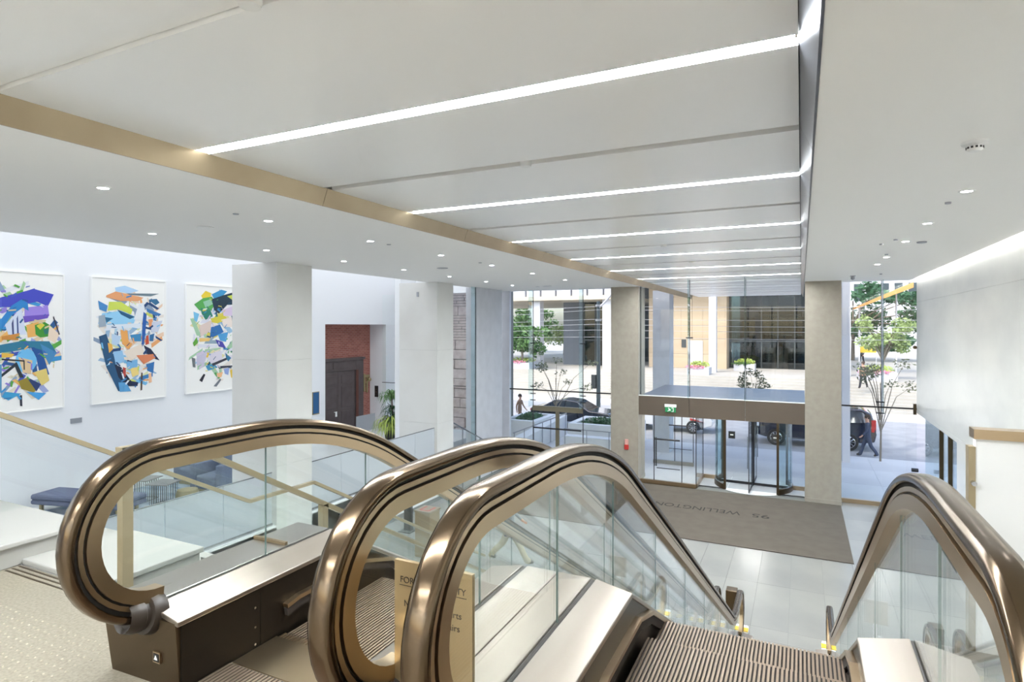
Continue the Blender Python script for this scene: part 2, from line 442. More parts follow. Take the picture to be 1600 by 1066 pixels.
# walls
struct(B('wall_lounge_upper', 'wall_cool', None, -10.24, -10.205, 1.0, 21.4, 6.6, 10.5), 'white wall above the lounge edge')
struct(B('wall_lounge_far', 'wall_cool', None, -16.9, -10.25, 21.2, 21.4, 6.6, 10.5), 'white wall above the lounge end glass')
wr = empty('wall_right', (RX, 5, 0)); struct(wr, 'pale marble wall on the right with slab joints')
pan = [(-7, -3.5), (-3.5, 0), (0, 3.5), (3.5, 7.4), (7.4, 11.4), (11.4, 15.43)]
for a, b in pan:
    for z0, z1 in ((0, 2.86), (2.86, 5.9), (5.9, 6.56)):
        MB().box(RX, RX + .3, a + .0015, b - .0015, z0 + .0015, z1 - .0015).build('marble_slab', 'marble_wall', wr)
for z0, z1 in ((2.76, 2.86), (2.86, 5.9), (5.9, 6.56)):
    MB().box(RX, RX + .3, 15.4315, FY - .0015, z0 + .0015, z1 - .0015).build('marble_slab', 'marble_wall', wr)
cov = empty('cove_light', (RX - .06, 6, 6.7)); tag(cov, 'hidden wall wash light along the top of the marble wall', 'cove light')
B('tube', 'cove_lamp', cov, RX - .10, RX - .03, -6.9, FY, 6.76, 6.79); B('housing', 'ceiling_white', cov, RX - .119, RX + .3, -7, FY + .25, 6.80, 7.3)
B('back', 'ceiling_white', cov, RX + .001, RX + .3, -7, FY + .25, 6.5605, 6.799)
wb = empty('wall_back', (-3, -7.1, FZ)); struct(wb, 'unseen wall behind the viewpoint, glazing added to let in daylight')  # out of view; its glazing is added to brighten the ceiling with daylight
B('wall_panel', 'wall_white', wb, -16.9, -9.9, -7.3, -7.0, 0, 8.4); B('wall_panel', 'wall_white', wb, -9.9, RX + .3, -7.3, -7.0, 0, FZ)
for k in range(9):
    x = -9.9 + k * 1.6
    B('mullion', 'bronze_dark', wb, x - .04, x + .04, -7.15, -7.05, FZ, 7.3)
    if k < 8: B('pane', 'glass_clear', wb, x + .045, min(x + 1.555, RX), -7.11, -7.095, FZ, 7.3)
struct(B('bounce_slab', 'plaza', None, -30, 20, -40, -7.3, 3.3, 3.6), 'unseen pale slab added behind the viewpoint to bounce sunlight')  # added out of view to bounce sunlight up to the ceiling
wd = empty('wall_left', (-15.9, 10, MZ)); struct(wd, 'tall white lounge wall carrying three paintings')
for (y0, y1, z0, z1) in ((1.0, 16.97, MZ, 10.5), (16.97, 20.57, 5.3, 10.5), (20.57, 21.2, MZ, 10.5)):
    B('wall_panel', 'wall_cool', wd, -16.1, -15.9, y0, y1, z0, z1)
B('jamb', 'wall_cool', wd, -16.85, -16.1, 20.57, 20.75, MZ, 5.5)
B('jamb', 'wall_cool', wd, -16.85, -16.1, 16.8, 16.97, MZ, 5.5)
B('lintel', 'wall_cool', wd, -16.85, -16.1, 16.97, 20.57, 5.3, 5.5)
we = struct(B('wall_lounge_end', 'wall_cool', None, -16.9, -10.0, .8, 1.0, MZ, 10.5), 'white end wall of the lounge')
lf = struct(B('floor', 'lounge_floor', None, -16.85, LX, 1.0, 16.4, 0.5, MZ), 'pale polished floor of the raised lounge')
B('floor_strip', 'lounge_floor', lf, -16.85, -11.3, 16.4005, 20.9, 0.5, MZ)
# lounge edge: white wall with cap, bolts and frosted glass
le = empty('wall_lounge', (LX, 10, 0)); struct(le, 'low white wall below the frosted lounge balustrade')
for a, b in ((1.0, 5.4), (5.4, 9.04), (9.0405, 12.5), (12.5005, 16.05)):
    B('wall_panel', 'wall_white', le, LX - .15, LX, a + .001, b - .001, 0, MZ + .04)
B('baseboard', 'steel', le, LX, LX + .015, 1.0, 16.05, 0.0, .12)
for k in range(14):
    for dz in (.25, .55):
        y = 9.4 + k * .5 if dz == .25 else 9.5 + k * .5
        MB().tube([(LX, y, MZ - dz), (LX + .03, y, MZ - dz)], .02, 8).build('bolt', 'dark_metal', le)
def guard(y0, y1, n, tail):
    g = empty('glass_balustrade', (LX - .08, y0, MZ))
    tag(g, tail, 'balustrade', 'frosted balustrades along the lounge edge')
    w = (y1 - y0) / n
    for k in range(n):
        B('glass_panel', 'glass_frost', g, LX - .09, LX - .074, y0 + k * w + .008, y0 + (k + 1) * w - .008, MZ + .041, 2.17)
    B('top_edge', 'steel', g, LX - .095, LX - .069, y0, y1, 2.171, 2.19)
    B('base_shoe', 'steel', g, LX - .11, LX - .055, y0, y1, MZ + .0405, MZ + .10)
guard(3.2, 9.0, 5, 'frosted glass balustrade in front of the armchairs, left of the first pier')
guard(10.06, 15.1, 5, 'frosted glass balustrade between the two white marble piers')

# piers
def pier(name, x0, x1, y0, y1, label, cuts_=(2.3, 4.5)):
    p = empty(name, ((x0 + x1) / 2, (y0 + y1) / 2, 0)); struct(p, label)
    z = 0.001
    for zz in list(cuts_) + [CZ - .0005]:
        B('marble_slab', 'marble_pier', p, x0, x1, y0, y1, z, zz - .003); z = zz
    return p
pier('column', -11.12, LX + .005, 9.05, 10.04, 'white marble pier between the third painting and the doorway')
p2 = pier('column', -11.18, LX + .005, 15.13, 16.04, 'white marble pier right of the potted plant')
B('column_return', 'wall_cool', p2, -11.4, -11.185, 15.2, 16.0, MZ + .001, CZ + .6)
nb = MB(); nb.box(-10.53, -10.46, 15.11, 15.13, 6.12, 6.26)
nb.build('camera_bracket', 'grey_metal', p2)
p3 = struct(B('column', 'concrete', None, -10.33, -9.92, 17.75, 19.68, 0, CZ - .001), 'grey concrete pier at the glass corner left of the planter view')
# beige stone columns at the facade
for (x0, x1, lab) in ((-5.84, -4.9, 'beige stone column left of the revolving door'), (.1, 1.05, 'beige stone column right of the revolving door')):
    c = empty('column', ((x0 + x1) / 2, 20.2, 0)); struct(c, lab)
    B('shaft', 'stone_beige', c, x0, x1, 19.82, 20.75, .001, CZ - .0005)
    B('base', 'stone_beige', c, x0 - .012, x1 + .012, 19.805, 20.76, .0, .13)

# ------------------------------------------------------------------ facade
def window(name, x0, x1, y, zs, joints, label, m='glass_clear', t=.016):
    w = empty(name, ((x0 + x1) / 2, y, 0)); struct(w, label)
    js = [x0] + list(joints) + [x1]
    for i in range(len(js) - 1):
        for j in range(len(zs) - 1):
            B('pane', m, w, js[i] + .004, js[i + 1] - .004, y, y + t, zs[j] + .004, zs[j + 1] - .004)
    return w
def transom(w, x0, x1, y, z, r=.022): B('transom', 'dark_metal', w, x0, x1, y - r, y + r, z - r, z + r)
def fin(w, x, y, z0, z1, d=.42):
    B('glass_fin', 'glass_blue', w, x - .011, x + .011, y - d, y - .006, z0, z1)
    B('silicone_joint', 'black', w, x - .014, x + .014, y - .005, y - .001, z0, z1)
def patch(w, x, y, z):
    MB().tube([(x - .11, y - .03, z), (x + .11, y - .03, z)], .018, 8).build('patch_fitting', 'dark_metal', w)
w1 = window('window_1', -9.9, -5.84, FY, [.12, 2.87, CZ], [-8.94, -7.0], 'glass curtain wall left of the beige column')
transom(w1, -9.9, -5.84, FY, 2.87)
fin(w1, -8.94, FY, 2.3, CZ - .01); fin(w1, -7.0, FY, 2.3, CZ - .01)
for x in (-8.94, -7.0):
    for z in (4.6, 3.0, 2.74, 2.5): patch(w1, x, FY, z)
    B('mullion', 'dark_metal', w1, x - .012, x + .012, FY - .012, FY + .012, 0, 2.3)
B('sill', 'bronze', w1, -9.9, -5.84, FY - .05, FY + .05, 0, .12)
w1b = window('window_2', -15.88, -10.24, FY, [.02, 2.87, CZ], [-14.2, -12.6], 'tall glass panes at the end of the lounge beside the grey pier', 'glass_clear')
transom(w1b, -15.88, -10.24, FY, 2.87, .012)
B('end_mullion', 'concrete', w1b, -10.235, -9.91, FY - .04, FY + .12, .0, CZ)
fin(w1b, -9.95, 17.745, .02, CZ, .3)
w2 = window('window_3', 1.05, RX, FY, [.12, 2.87, CZ], [2.1], 'glass curtain wall between the beige column and the right wall')
transom(w2, 1.05, RX, FY, 2.87)
fin(w2, 2.1, FY, 2.75, CZ - .01)
for z in (3.02, 2.70): patch(w2, 2.06, FY, z)
B('sill', 'bronze', w2, 1.05, RX, FY - .05, FY + .05, 0, .12)
B('bracket', 'bronze_dark', w2, RX - .09, RX - .02, FY - .12, FY - .03, 2.72, 3.02)
MB().tube([(RX - .05, FY - .1, 4.62), (RX - .05, FY - .02, 4.62)], .05, 10).build('patch_fitting', 'bronze_dark', w2)
# side glazing in the right wall
w3 = empty('window_4', (RX, 17.5, 0)); struct(w3, 'glazed side opening low in the right wall')
for a, b in ((15.44, 17.1), (17.18, 18.1), (18.16, 20.28)):
    B('pane', 'glass_blue', w3, RX + .2, RX + .215, a, b, .02, 2.75)
for y in (17.14, 18.13): B('mullion', 'bronze_dark', w3, RX + .16, RX + .25, y - .035, y + .035, 0, 2.75)
MB().tube([(RX - .14, FY - .12, 1.15), (RX + .02, FY - .12, 1.15)], .055, 10).build('door_knob', 'dark_metal', w3)

# entrance: bronze canopy band, vestibule roof, upper glass
en = empty('canopy', (-2.4, 19.9, 2.27)); tag(en, 'brown bronze canopy band above the revolving door', 'canopy')
for a, b in ((-4.9, -3.26), (-3.26, -1.57), (-1.57, .1)):
    B('fascia_panel', 'bronze_panel', en, a + .004, b - .004, 19.88, 19.93, 2.27, 2.90)
B('roof_slab', 'grey_metal', en, -4.9, .1, 19.931, 24.2, 2.5, 2.89)
B('roof_edge', 'panel_white', en, -4.9, .1, 19.87, 19.95, 2.905, 2.93)
for x in (-4.0, -1.43):
    cl_ = B('canopy_fill', 'fill_glow', en, x - .35, x + .35, 20.8, 21.4, 2.485, 2.499)  # unseen fill panel added to brighten the floor around the revolving door
w4 = window('window_5', -4.86, .1, 19.92, [2.935, TZ - .0], [-3.25, -1.56], 'tall glass panes above the bronze canopy band')
for x in (-4.84, -3.25, -1.56): fin(w4, x, 19.92, 2.94, TZ - .005, .02 if x < -4 else .36); 
for x in (-3.25, -1.56): patch(w4, x, 19.9, 4.85)
w5 = window('window_6', -4.83, -3.05, 19.93, [.13, 2.27], [-4.4, -3.5], 'glass vestibule front left of the revolving door')
B('base_rail', 'bronze', w5, -4.86, -3.05, 19.86, 19.98, 0, .13)
B('pane', 'glass_clear', w5, -3.06, -3.045, 19.95, 21.48, .13, 2.27)
B('base_rail', 'bronze', w5, -3.08, -3.02, 19.981, 21.5, 0, .13)
B('pane', 'glass_clear', w5, -5.05, -3.6, 23.0, 23.015, .13, 2.27)
B('base_rail', 'vestibule_base', w5, -5.1, -3.6, 22.94, 23.06, 0, .14)
for x, y in ((-4.4, 19.94), (-3.5, 19.94), (-3.05, 19.94), (-3.05, 21.45), (-4.3, 23.0), (-3.62, 23.0)):
    B('mullion', 'dark_metal', w5, x - .012, x + .012, y - .012, y + .012, .13, 2.27)
for (xa, xb, y, z, r) in ((-4.35, -3.55, 19.86, 1.50, .028), (-4.5, -3.65, 22.9, 1.5, .022), (-4.3, -3.55, 19.88, .55, .015), (-4.5, -3.65, 22.92, .62, .012)):
    MB().tube([(xa, y, z), (xb, y, z)], r, 8).build('push_bar', 'dark_metal', w5)
for x in (-4.62, -4.56): MB().tube([(x, 21.0, .35), (x, 21.0, 1.35)], .02, 8).build('pull_handle', 'dark_metal', w5)
w6 = window('window_7', -3.05, -2.6, 21.48, [.13, 2.27], [], 'narrow glass panes either side of the revolving drum')
B('base_rail', 'bronze', w6, -3.05, -2.6, 21.44, 21.54, 0, .13)
B('pane', 'glass_clear', w6, -.25, .1, 21.1, 21.115, .13, 2.27); B('base_rail', 'bronze', w6, -.25, .1, 21.06, 21.15, 0, .13)
# revolving door
rd = empty('revolving_door', (-1.43, 21.1, 0)); tag(rd, 'glass and bronze revolving door below the brown canopy', 'revolving door')
RC = (-1.43, 21.1); RR = 1.16
for (a0, a1) in ((math.radians(150), math.radians(228)), (math.radians(-48), math.radians(30))):
    MB().lathe([(RR, .16), (RR, 2.27), (RR + .014, 2.27), (RR + .014, .16), (RR, .16)], (RC[0], RC[1], 0), 18, a0, a1).build('drum_glass', 'glass_blue', rd, smooth=40)
    MB().lathe([(RR - .02, .0), (RR - .02, .16), (RR + .035, .16), (RR + .035, .0)], (RC[0], RC[1], 0), 18, a0, a1).build('drum_base', 'bronze_dark', rd, smooth=40)
    MB().lathe([(RR - .005, .165), (RR - .005, .19), (RR + .02, .19), (RR + .02, .165)], (RC[0], RC[1], 0), 18, a0, a1).build('drum_trim', 'chrome', rd, smooth=40)
    for a in (a0, a1):
        x, y = RC[0] + RR * math.cos(a), RC[1] + RR * math.sin(a)
        B('drum_post', 'bronze_dark', rd, x - .035, x + .035, y - .035, y + .035, 0, 2.27)
MB().lathe([(.0001, .004), (RR + .03, .004), (RR + .03, 0)], (RC[0], RC[1], 0), 40).build('floor_disc', 'paper_white', rd, smooth=30)
MB().tube([(RC[0], RC[1], 0), (RC[0], RC[1], 2.27)], .035, 10).build('centre_shaft', 'dark_metal', rd)
for k in range(4):
    a = math.radians(-92 + 90 * k); M = Matrix.Translation((RC[0], RC[1], 0)) @ Matrix.Rotation(a, 4, 'Z')
    wng = put('wing', MB().box(.05, RR - .04, -.008, .008, .1, 2.2).mesh('wing', 'glass_clear'), rd, M=M)
    f = MB(); f.box(RR - .05, RR - .025, -.012, .012, .02, 2.25); f.box(.03, RR - .05, -.012, .012, .02, .1); f.box(.03, RR - .05, -.012, .012, 2.2, 2.25); f.box(.04, .055, -.012, .012, .1, 2.2)
    put('wing_frame', f.mesh('wing_frame', 'dark_metal'), wng, M=M)
    put('wing_handle', MB().tube([(RR - .16, -.05, .75), (RR - .16, -.05, 1.75)], .013, 8).mesh('wing_handle', 'steel'), wng, M=M)
    if k < 2:
        q = .42 if k == 0 else .40
for (x, y) in ((-2.17, 22.0), (-.80, 22.0)):
    s = B('sticker', 'black', rd, x - .11, x + .11, y, y + .006, 1.33, 1.58)
    MB().box(x - .05, x + .05, y - .003, y - .0005, 1.44, 1.48).build('sticker_mark', 'paper_white', s)
# left facade door with bronze header
dl = empty('door_1', (-7.97, FY, 0)); struct(dl, 'glass double door with bronze header in the left curtain wall')
B('header', 'door_bronze', dl, -8.94, -7.0, FY - .07, FY + .05, 2.12, 2.3)
B('stile', 'door_bronze', dl, -8.03, -7.91, FY - .06, FY + .04, .0, 2.12)
MB().tube([(-8.9, FY - .09, 1.50), (-7.04, FY - .09, 1.50)], .028, 8).build('push_bar', 'dark_metal', dl)
# mat with lettering
mt = empty('entrance_mat', (-3, 17.5, 0)); tag(mt, 'brown entrance mat with dark lettering in front of the doors', 'mat')
MB().prism([(-7.3, 15.06), (1.04, 15.06), (1.04, 19.8), (-7.3, 19.8)], 'z', .0015, .012).build('carpet', 'mat_carpet', mt)
Mt = lambda x: Matrix.Translation((x, 17.74, .0132)) @ Matrix.Rotation(PI, 4, 'Z')
lettering('house_number', '95', 'mat_text', mt, Mt(-.78), .46, .0008, fit=.44)
lettering('street_name', 'WELLINGTON', 'mat_text', mt, Mt(-1.52), .46, .0008, fit=2.36)
# exit sign, fire call point
ex = empty('exit_sign', (-3.85, 19.86, 2.4)); tag(ex, 'green running figure exit sign on the brown canopy band', 'exit sign')
B('body', 'green_sign', ex, -4.02, -3.67, 19.82, 19.86, 2.41, 2.58, .02); B('bracket', 'paper_white', ex, -4.03, -3.66, 19.82, 19.875, 2.583, 2.67)
pic = MB()
pic.box(-3.80, -3.76, 19.812, 19.819, 2.44, 2.55); pic.box(-3.76, -3.74, 19.812, 19.819, 2.44, 2.46)
pic.lathe([(.0001, 0), (.016, 0)], (0, 0, 0), 6)
pic = MB(); y = 19.815
pic.prism([(-3.92, 2.54), (-3.90, 2.565), (-3.87, 2.54), (-3.89, 2.52)], 'y', 19.812, 19.819)
pic.prism([(-3.90, 2.52), (-3.85, 2.53), (-3.83, 2.49), (-3.85, 2.45), (-3.88, 2.47), (-3.92, 2.43), (-3.94, 2.45), (-3.90, 2.49)], 'y', 19.812, 19.819)
pic.prism([(-3.81, 2.43), (-3.74, 2.43), (-3.74, 2.565), (-3.81, 2.565), (-3.81, 2.545), (-3.76, 2.545), (-3.76, 2.45), (-3.81, 2.45)], 'y', 19.812, 19.819)
pic.build('pictogram', 'paper_white', ex)
fc = empty('fire_call_point', (-5.3, 19.8, 1.1)); tag(fc, 'small red fire call point on the beige column', 'fire alarm')
B('call_box', 'red', fc, -5.36, -5.22, 19.75, 19.819, 1.08, 1.24, .01); B('cover', 'pink', fc, -5.35, -5.23, 19.76, 19.819, 1.245, 1.42, .01)

# ------------------------------------------------------------------ escalators
T30 = math.tan(math.radians(30))
def arc(cy, cz, r, a0, a1, n):
    return [(cy + r * math.cos(a0 + (a1 - a0) * i / n), cz + r * math.sin(a0 + (a1 - a0) * i / n)) for i in range(n + 1)]
def rail_path(d=0.0, ny=1.64):
    """handrail centre line offset inwards by d; runs from the upper inlet over the top to the lower inlet, in (y, z)"""
    R = .36; zt = 4.705; zb = 1.03; R1 = 2.4; R2 = 1.1
    p = [(ny + .06, zt - 2 * R)]
    p += arc(ny, zt - R, R, -PI / 2, -3 * PI / 2, 22)
    yi = 2.73; t1 = R1 * math.tan(math.radians(15)); a30 = math.radians(30)
    p += arc(yi - t1, zt - R1, R1, PI / 2, PI / 2 - a30, 12)
    yb = yi + (zt - zb) / T30; t2 = R2 * math.tan(math.radians(15))
    p += arc(yb + t2, zb + R2, R2, -PI / 2 - a30, -PI / 2, 10)
    p += arc(10.0, zb - R, R, PI / 2, -PI / 2, 16)
    p += [(9.85, zb - 2 * R)]
    q = []
    for i in range(len(p)):
        if q and math.hypot(p[i][0] - q[-1][0], p[i][1] - q[-1][1]) < 1e-4: continue
        q.append(p[i])
    if d:
        o = []
        for i in range(len(q)):
            a = q[max(i - 1, 0)]; b = q[min(i + 1, len(q) - 1)]
            ty, tz = b[0] - a[0], b[1] - a[1]; l = math.hypot(ty, tz)
            o.append((q[i][0] + tz / l * d, q[i][1] - ty / l * d))
        return o
    return q
def deck_z(y, top=4.03):
    """height of the balustrade deck along the run"""
    if y < 2.67: return top
    return max(top - (y - 2.67) * T30, .36)
def resample(path, y0, y1):
    """part of a y-monotone polyline between y0 and y1"""
    out = []
    for i in range(len(path) - 1):
        (ya, za), (yb, zb) = path[i], path[i + 1]
        if yb <= y0 or ya >= y1: continue
        if ya < y0: za = za + (zb - za) * (y0 - ya) / (yb - ya); ya = y0
        if yb > y1: zb = za + (zb - za) * (y1 - ya) / (yb - ya); yb = y1
        if not out: out.append((ya, za))
        out.append((yb, zb))
    return out
HR = [(-.04, -.012), (-.041, .002), (-.034, .013), (-.018, .019), (.018, .019), (.034, .013), (.041, .002), (.04, -.012), (.03, -.016), (.03, -.006), (-.03, -.006), (-.03, -.016)]
P0 = [(-.016, -.007), (.016, -.007), (.016, -.066), (-.016, -.066)]
P1 = [(-.026, -.032), (-.017, -.032), (-.017, -.05), (-.026, -.05)]
P1b = [(.017, -.032), (.026, -.032), (.026, -.05), (.017, -.05)]
P2 = [(-.031, -.06), (-.0165, -.06), (-.0165, -.067), (.0165, -.067), (.0165, -.06), (.031, -.06), (.031, -.114), (-.031, -.114)]
step_cache = {}
def step_mesh(w):
    if w in step_cache: return step_cache[w]
    b = MB(); b.box(-w / 2, w / 2, 0, .4, -.05, -.008)
    b2 = MB(); n = int(w / .0178)
    for i in range(n):
        x = -w / 2 + (i + .25) * w / n
        b2.box(x, x + .0095, 0, .4, -.008, 0)
    # riser cleats (curved front)
    for i in range(n):
        x = -w / 2 + (i + .25) * w / n
        b2.box(x, x + .0095, .4, .406, -.21, -.003)
    b.box(-w / 2, w / 2, .385, .4, -.21, -.05)
    step_cache[w] = (b.mesh('step', 'step_groove'), b2.mesh('cleats', 'step_metal'))
    return step_cache[w]

def escalator(xl, xr, label, wl_, wr_, ny=1.64):
    """xl, xr: the two handrail lines; wl_, wr_: widths of the outer decks"""
    E = empty('escalator', ((xl + xr) / 2, 2.0, 0)); tag(E, label, 'escalator', 'escalators')
    path = rail_path(0.0, ny)
    full = [p for p in path]
    joints = [2.21, 2.99, 3.98, 5.1, 6.2, 7.3, 8.4, 9.3]
    for (x, inn, ow) in ((xl, 1, wl_), (xr, -1, wr_)):
        MB().sweep(path, HR, x).build('handrail', 'handrail', E, smooth=50)
        g1 = MB().sweep(path[1:-1], P0, x).build('handrail_guide', 'groove', E, smooth=30)
        MB().sweep(path[1:-1], P1, x).sweep(path[1:-1], P1b, x).build('guide_trim', 'bronze', g1, smooth=30)
        MB().sweep(path[1:-1], P2, x).build('cover_profile', 'bronze', g1, smooth=30)
        # glass panels
        top = rail_path(.10, ny)
        c = min(range(len(top)), key=lambda i: abs(top[i][0] - ny) + (0 if top[i][1] > 4.5 else 9))
        mono = [p for p in top[c:] if True]
        e = max(range(len(mono)), key=lambda i: mono[i][0])
        mono = mono[:e + 1]
        mono = [mono[0]] + [mono[i] for i in range(1, len(mono)) if mono[i][0] > mono[i - 1][0] + 1e-5]
        newel = [p for p in top[:c + 1] if True]
        for k in range(len(joints) + 1):
            ya = joints[k - 1] if k else None; yb = joints[k] if k < len(joints) else 10.2
            if k == 0:
                poly = [p for p in newel if p[1] > 4.02] + resample(mono, mono[0][0] + .001, yb - .004) + [(yb - .004, 3.99), (1.55, 3.99)]
            else:
                tp = resample(mono, ya + .004, yb - .004)
                bots = [(y, deck_z(y) - .04) for y in sorted(set([ya + .004, yb - .004] + [v for v in (2.67, 9.03) if ya < v < yb]))]
                poly = tp + bots[::-1]
            MB().prism(poly, 'x', x - .006, x + .006).build('glass_panel', 'glass_green', E)
            if k:
                zt_ = resample(mono, ya - .01, ya + .01)[0][1]
                B('glass_joint', 'joint_glass', E, x - .004, x + .004, ya - .0022, ya + .0022, deck_z(ya), zt_ + .01)
        # decks: inner (falls towards the steps), gap, outer
        dp = [(1.60, 4.03), (2.67, 4.03), (9.03, .36), (10.15, .36)]
        def strip(xa, xb, za, zb, th, name, m, y0=None):
            b = MB(); v = []
            d_ = list(dp)
            if y0: d_[0] = (y0, 4.03)
            for (y, z) in d_:
                v += [(xa, y, z + za), (xb, y, z + zb), (xb, y, z + zb - th), (xa, y, z + za - th)]
            n = len(d_); f = [(4 * i + j, 4 * i + (j + 1) % 4, 4 * i + 4 + (j + 1) % 4, 4 * i + 4 + j) for i in range(n - 1) for j in range(4)] + [(0, 1, 2, 3), (4 * n - 4, 4 * n - 3, 4 * n - 2, 4 * n - 1)]
            b.add(v, f); return b.build(name, m, E, bevel=.004)
        strip(x + inn * .012, x + inn * .185, 0.0, -.035, .022, 'inner_deck', 'deck_steel')
        strip(x - inn * .012, x - inn * ow, 0.0, 0.0, .02, 'outer_deck', 'deck_grey' if ow > .2 else 'deck_steel')
        strip(x - inn * .0115, x + inn * .0115, -.006, -.006, .02, 'glass_channel', 'rubber')
        # skirt panels (dark), split in lengths
        sk = [(1.62, 3.99), (2.67, 3.99), (9.03, .32), (10.1, .32)]
        cutsk = [1.62, 2.02, 3.3, 5.2, 7.1, 9.03, 10.1]
        for a, b_ in zip(cutsk, cutsk[1:]):
            ys_ = [a] + [v for v in (2.67,) if a < v < b_] + [b_]
            poly = [(y + (.003 if y == a else 0), (deck_z(y) - .045)) for y in ys_] + [(y + (.003 if y == a else 0), max(deck_z(y) - .75 + (.12 if y < 2.67 else 0), .0)) for y in ys_[::-1]]
            x0 = x + inn * .165
            s = MB().prism(poly, 'x', min(x0, x0 + inn * .012), max(x0, x0 + inn * .012)).build('skirt_panel', 'skirt', E)
            if a < 3:
                for dz in (.1, .19, .27):
                    yy = (b_ - .03)
                    zz = deck_z(yy) - .04 - dz
                    MB().tube([(x0 + inn * .012, yy, zz), (x0 + inn * .015, yy, zz)], .006, 8).build('screw', 'chrome', s)
        # brush deflector
        bp = [(2.16, 3.83), (2.24, 3.845), (2.75, 3.845)] + [(2.75 + .25 * i, 3.845 - max(0, .25 * i - .12) * T30) for i in range(1, 26)]
        MB().sweep(bp, [(-.016, -.008), (.016, -.008), (.016, .012), (-.016, .012)], x + inn * .192).build('skirt_deflector', 'bronze', E)
        MB().sweep(bp, [(-.012, -.05), (.012, -.05), (.012, -.008), (-.012, -.008)], x + inn * .190).build('skirt_brush', 'brush', E)
        # newel base at the top: front panel, side, collar
        xo = x - inn * ow; xi = x + inn * .17
        a, b_ = min(xo, xi), max(xo, xi)
        fpn = MB()
        fpn.add([(a, 1.60, FZ), (b_, 1.62, FZ), (b_, 1.60, 3.985), (a, 1.56, 4.005), (a, 1.66, FZ), (b_, 1.68, FZ), (b_, 1.66, 3.985), (a, 1.62, 4.005)],
                [(0, 1, 2, 3), (4, 7, 6, 5), (0, 4, 5, 1), (3, 2, 6, 7), (0, 3, 7, 4), (1, 5, 6, 2)])
        nbp = fpn.build('newel_base', 'bronze_dark', E)
        co = MB().lathe([(.0001, -.118), (.040, -.12), (.056, -.135), (.064, -.11), (.066, -.075), (.060, -.07), (.060, -.055), (.078, -.05), (.086, -.02), (.082, .01), (.03, .01)], (0, 0, 0), 20)
        Mc = Matrix.Translation((x, ny - .015, 4.705 - .72 + .006)) @ Matrix.Rotation(-PI / 2 - .2, 4, 'X')
        put('inlet_collar', co.mesh('inlet_collar', 'boot', 40), E, M=Mc)
        xs_ = sorted((x + inn * .03, x + inn * .075))
        sp_ = B('sensor_plate', 'bronze', nbp, xs_[0], xs_[1], 1.598, 1.615, 3.80, 3.845)
        MB().box(xs_[0] + .006, xs_[1] - .006, 1.596, 1.5979, 3.806, 3.839).build('sensor_face', 'groove', nbp)
        MB().prism([(xs_[0] + .012, 3.815), (xs_[1] - .012, 3.815), ((xs_[0] + xs_[1]) / 2, 3.834)], 'y', 1.594, 1.5959).build('sensor_mark', 'paper_white', nbp)
        # outer cladding of the truss
        cl = [(1.66, 3.98), (2.66, 3.98), (9.02, .31), (10.1, .31), (10.1, 0.0), (8.2, 0.0), (2.66, 2.95), (2.06, 3.28), (1.66, 3.28)]
        xc = x - inn * (ow - .012)
        MB().prism(cl, 'x', min(xc, xc + inn * .01), max(xc, xc + inn * .01)).build('truss_cladding', 'plastic_white' if ow > .2 else 'skirt', E)
        # lower newel: skirt end with yellow label
        nl = MB(); nl.box(x - .10, x + .10, 10.1, 10.45, 0.001, .34)
        nw = nl.build('lower_newel', 'plastic_white', E, bevel=.02)
        MB().box(x - .105, x + .105, 10.2, 10.33, .341, .348).build('warning_label', 'yellow', nw)
    # steps
    ia, ib = xl + .185, xr - .185
    w = round(ib - ia - .02, 3); smx = step_mesh(w)
    y = 2.10; k = 0
    while y < 9.9:
        s0 = y + .2 - 2.72
        d = max(0, s0) - .30 * (1 - math.exp(-max(0, s0) / .30)) if s0 > 0 else 0
        z = max(3.695 - (d * T30 if s0 < 1.6 else (s0 - .30) * T30), .004)
        so = put('step', smx[0], E, ((ia + ib) / 2, y, z))
        put('step_cleats', smx[1], so, ((ia + ib) / 2, y, z))
        y += .4; k += 1
    # comb plate and grooved floor plate
    B('comb_plate', 'bronze_satin', E, ia, ib, 1.86, 2.11, 3.66, 3.705)
    tb = MB(); n = int((ib - ia) / .0178)
    for i in range(n):
        x = ia + (i + .3) * (ib - ia) / n
        tb.box(x, x + .008, 2.111, 2.16, 3.685, 3.70)
    tb.build('comb_teeth', 'bronze_satin', E)
    fp = B('floor_plate', 'step_groove', E, ia - .12, ib + .12, .75, 1.855, FZ + .001, FZ + .003)
    gb = MB()
    for i in range(int((ib - ia + .24) / .02)):
        x = ia - .12 + i * .02
        gb.box(x, x + .012, .76, 1.85, FZ + .003, FZ + .006)
    gb.build('plate_ribs', 'step_metal', fp)
    B('truss_floor', 'step_groove', E, ia - .02, ib + .02, 2.2, 2.8, 3.0, 3.1)
    return E
EA = escalator(-2.47, -1.22, 'bronze and glass escalator on the left, nearest the paintings', .25, .1735)
EB = escalator(-.87, .38, 'bronze and glass escalator on the right, nearest the marble wall', .1735, .30, 1.60)
# glass climb guard on the outer deck of the left escalator
cg = empty('climb_guard', (-2.6, 2.36, 4.03)); tag(cg, 'upright glass climb guard with brass foot on the left escalator deck', 'glass guard')
B('foot', 'bronze', cg, -2.72, -2.485, 2.35, 2.37, 4.031, 4.047)
MB().add([(-2.71, 2.356, 4.047), (-2.485, 2.356, 4.047), (-2.485, 2.356, 4.60), (-2.61, 2.356, 4.60), (-2.71, 2.364, 4.047), (-2.485, 2.364, 4.047), (-2.485, 2.364, 4.60), (-2.61, 2.364, 4.60)],
         [(0, 1, 2, 3), (4, 7, 6, 5), (0, 4, 5, 1), (1, 5, 6, 2), (2, 6, 7, 3), (3, 7, 4, 0)]).build('pane', 'glass_green', cg)
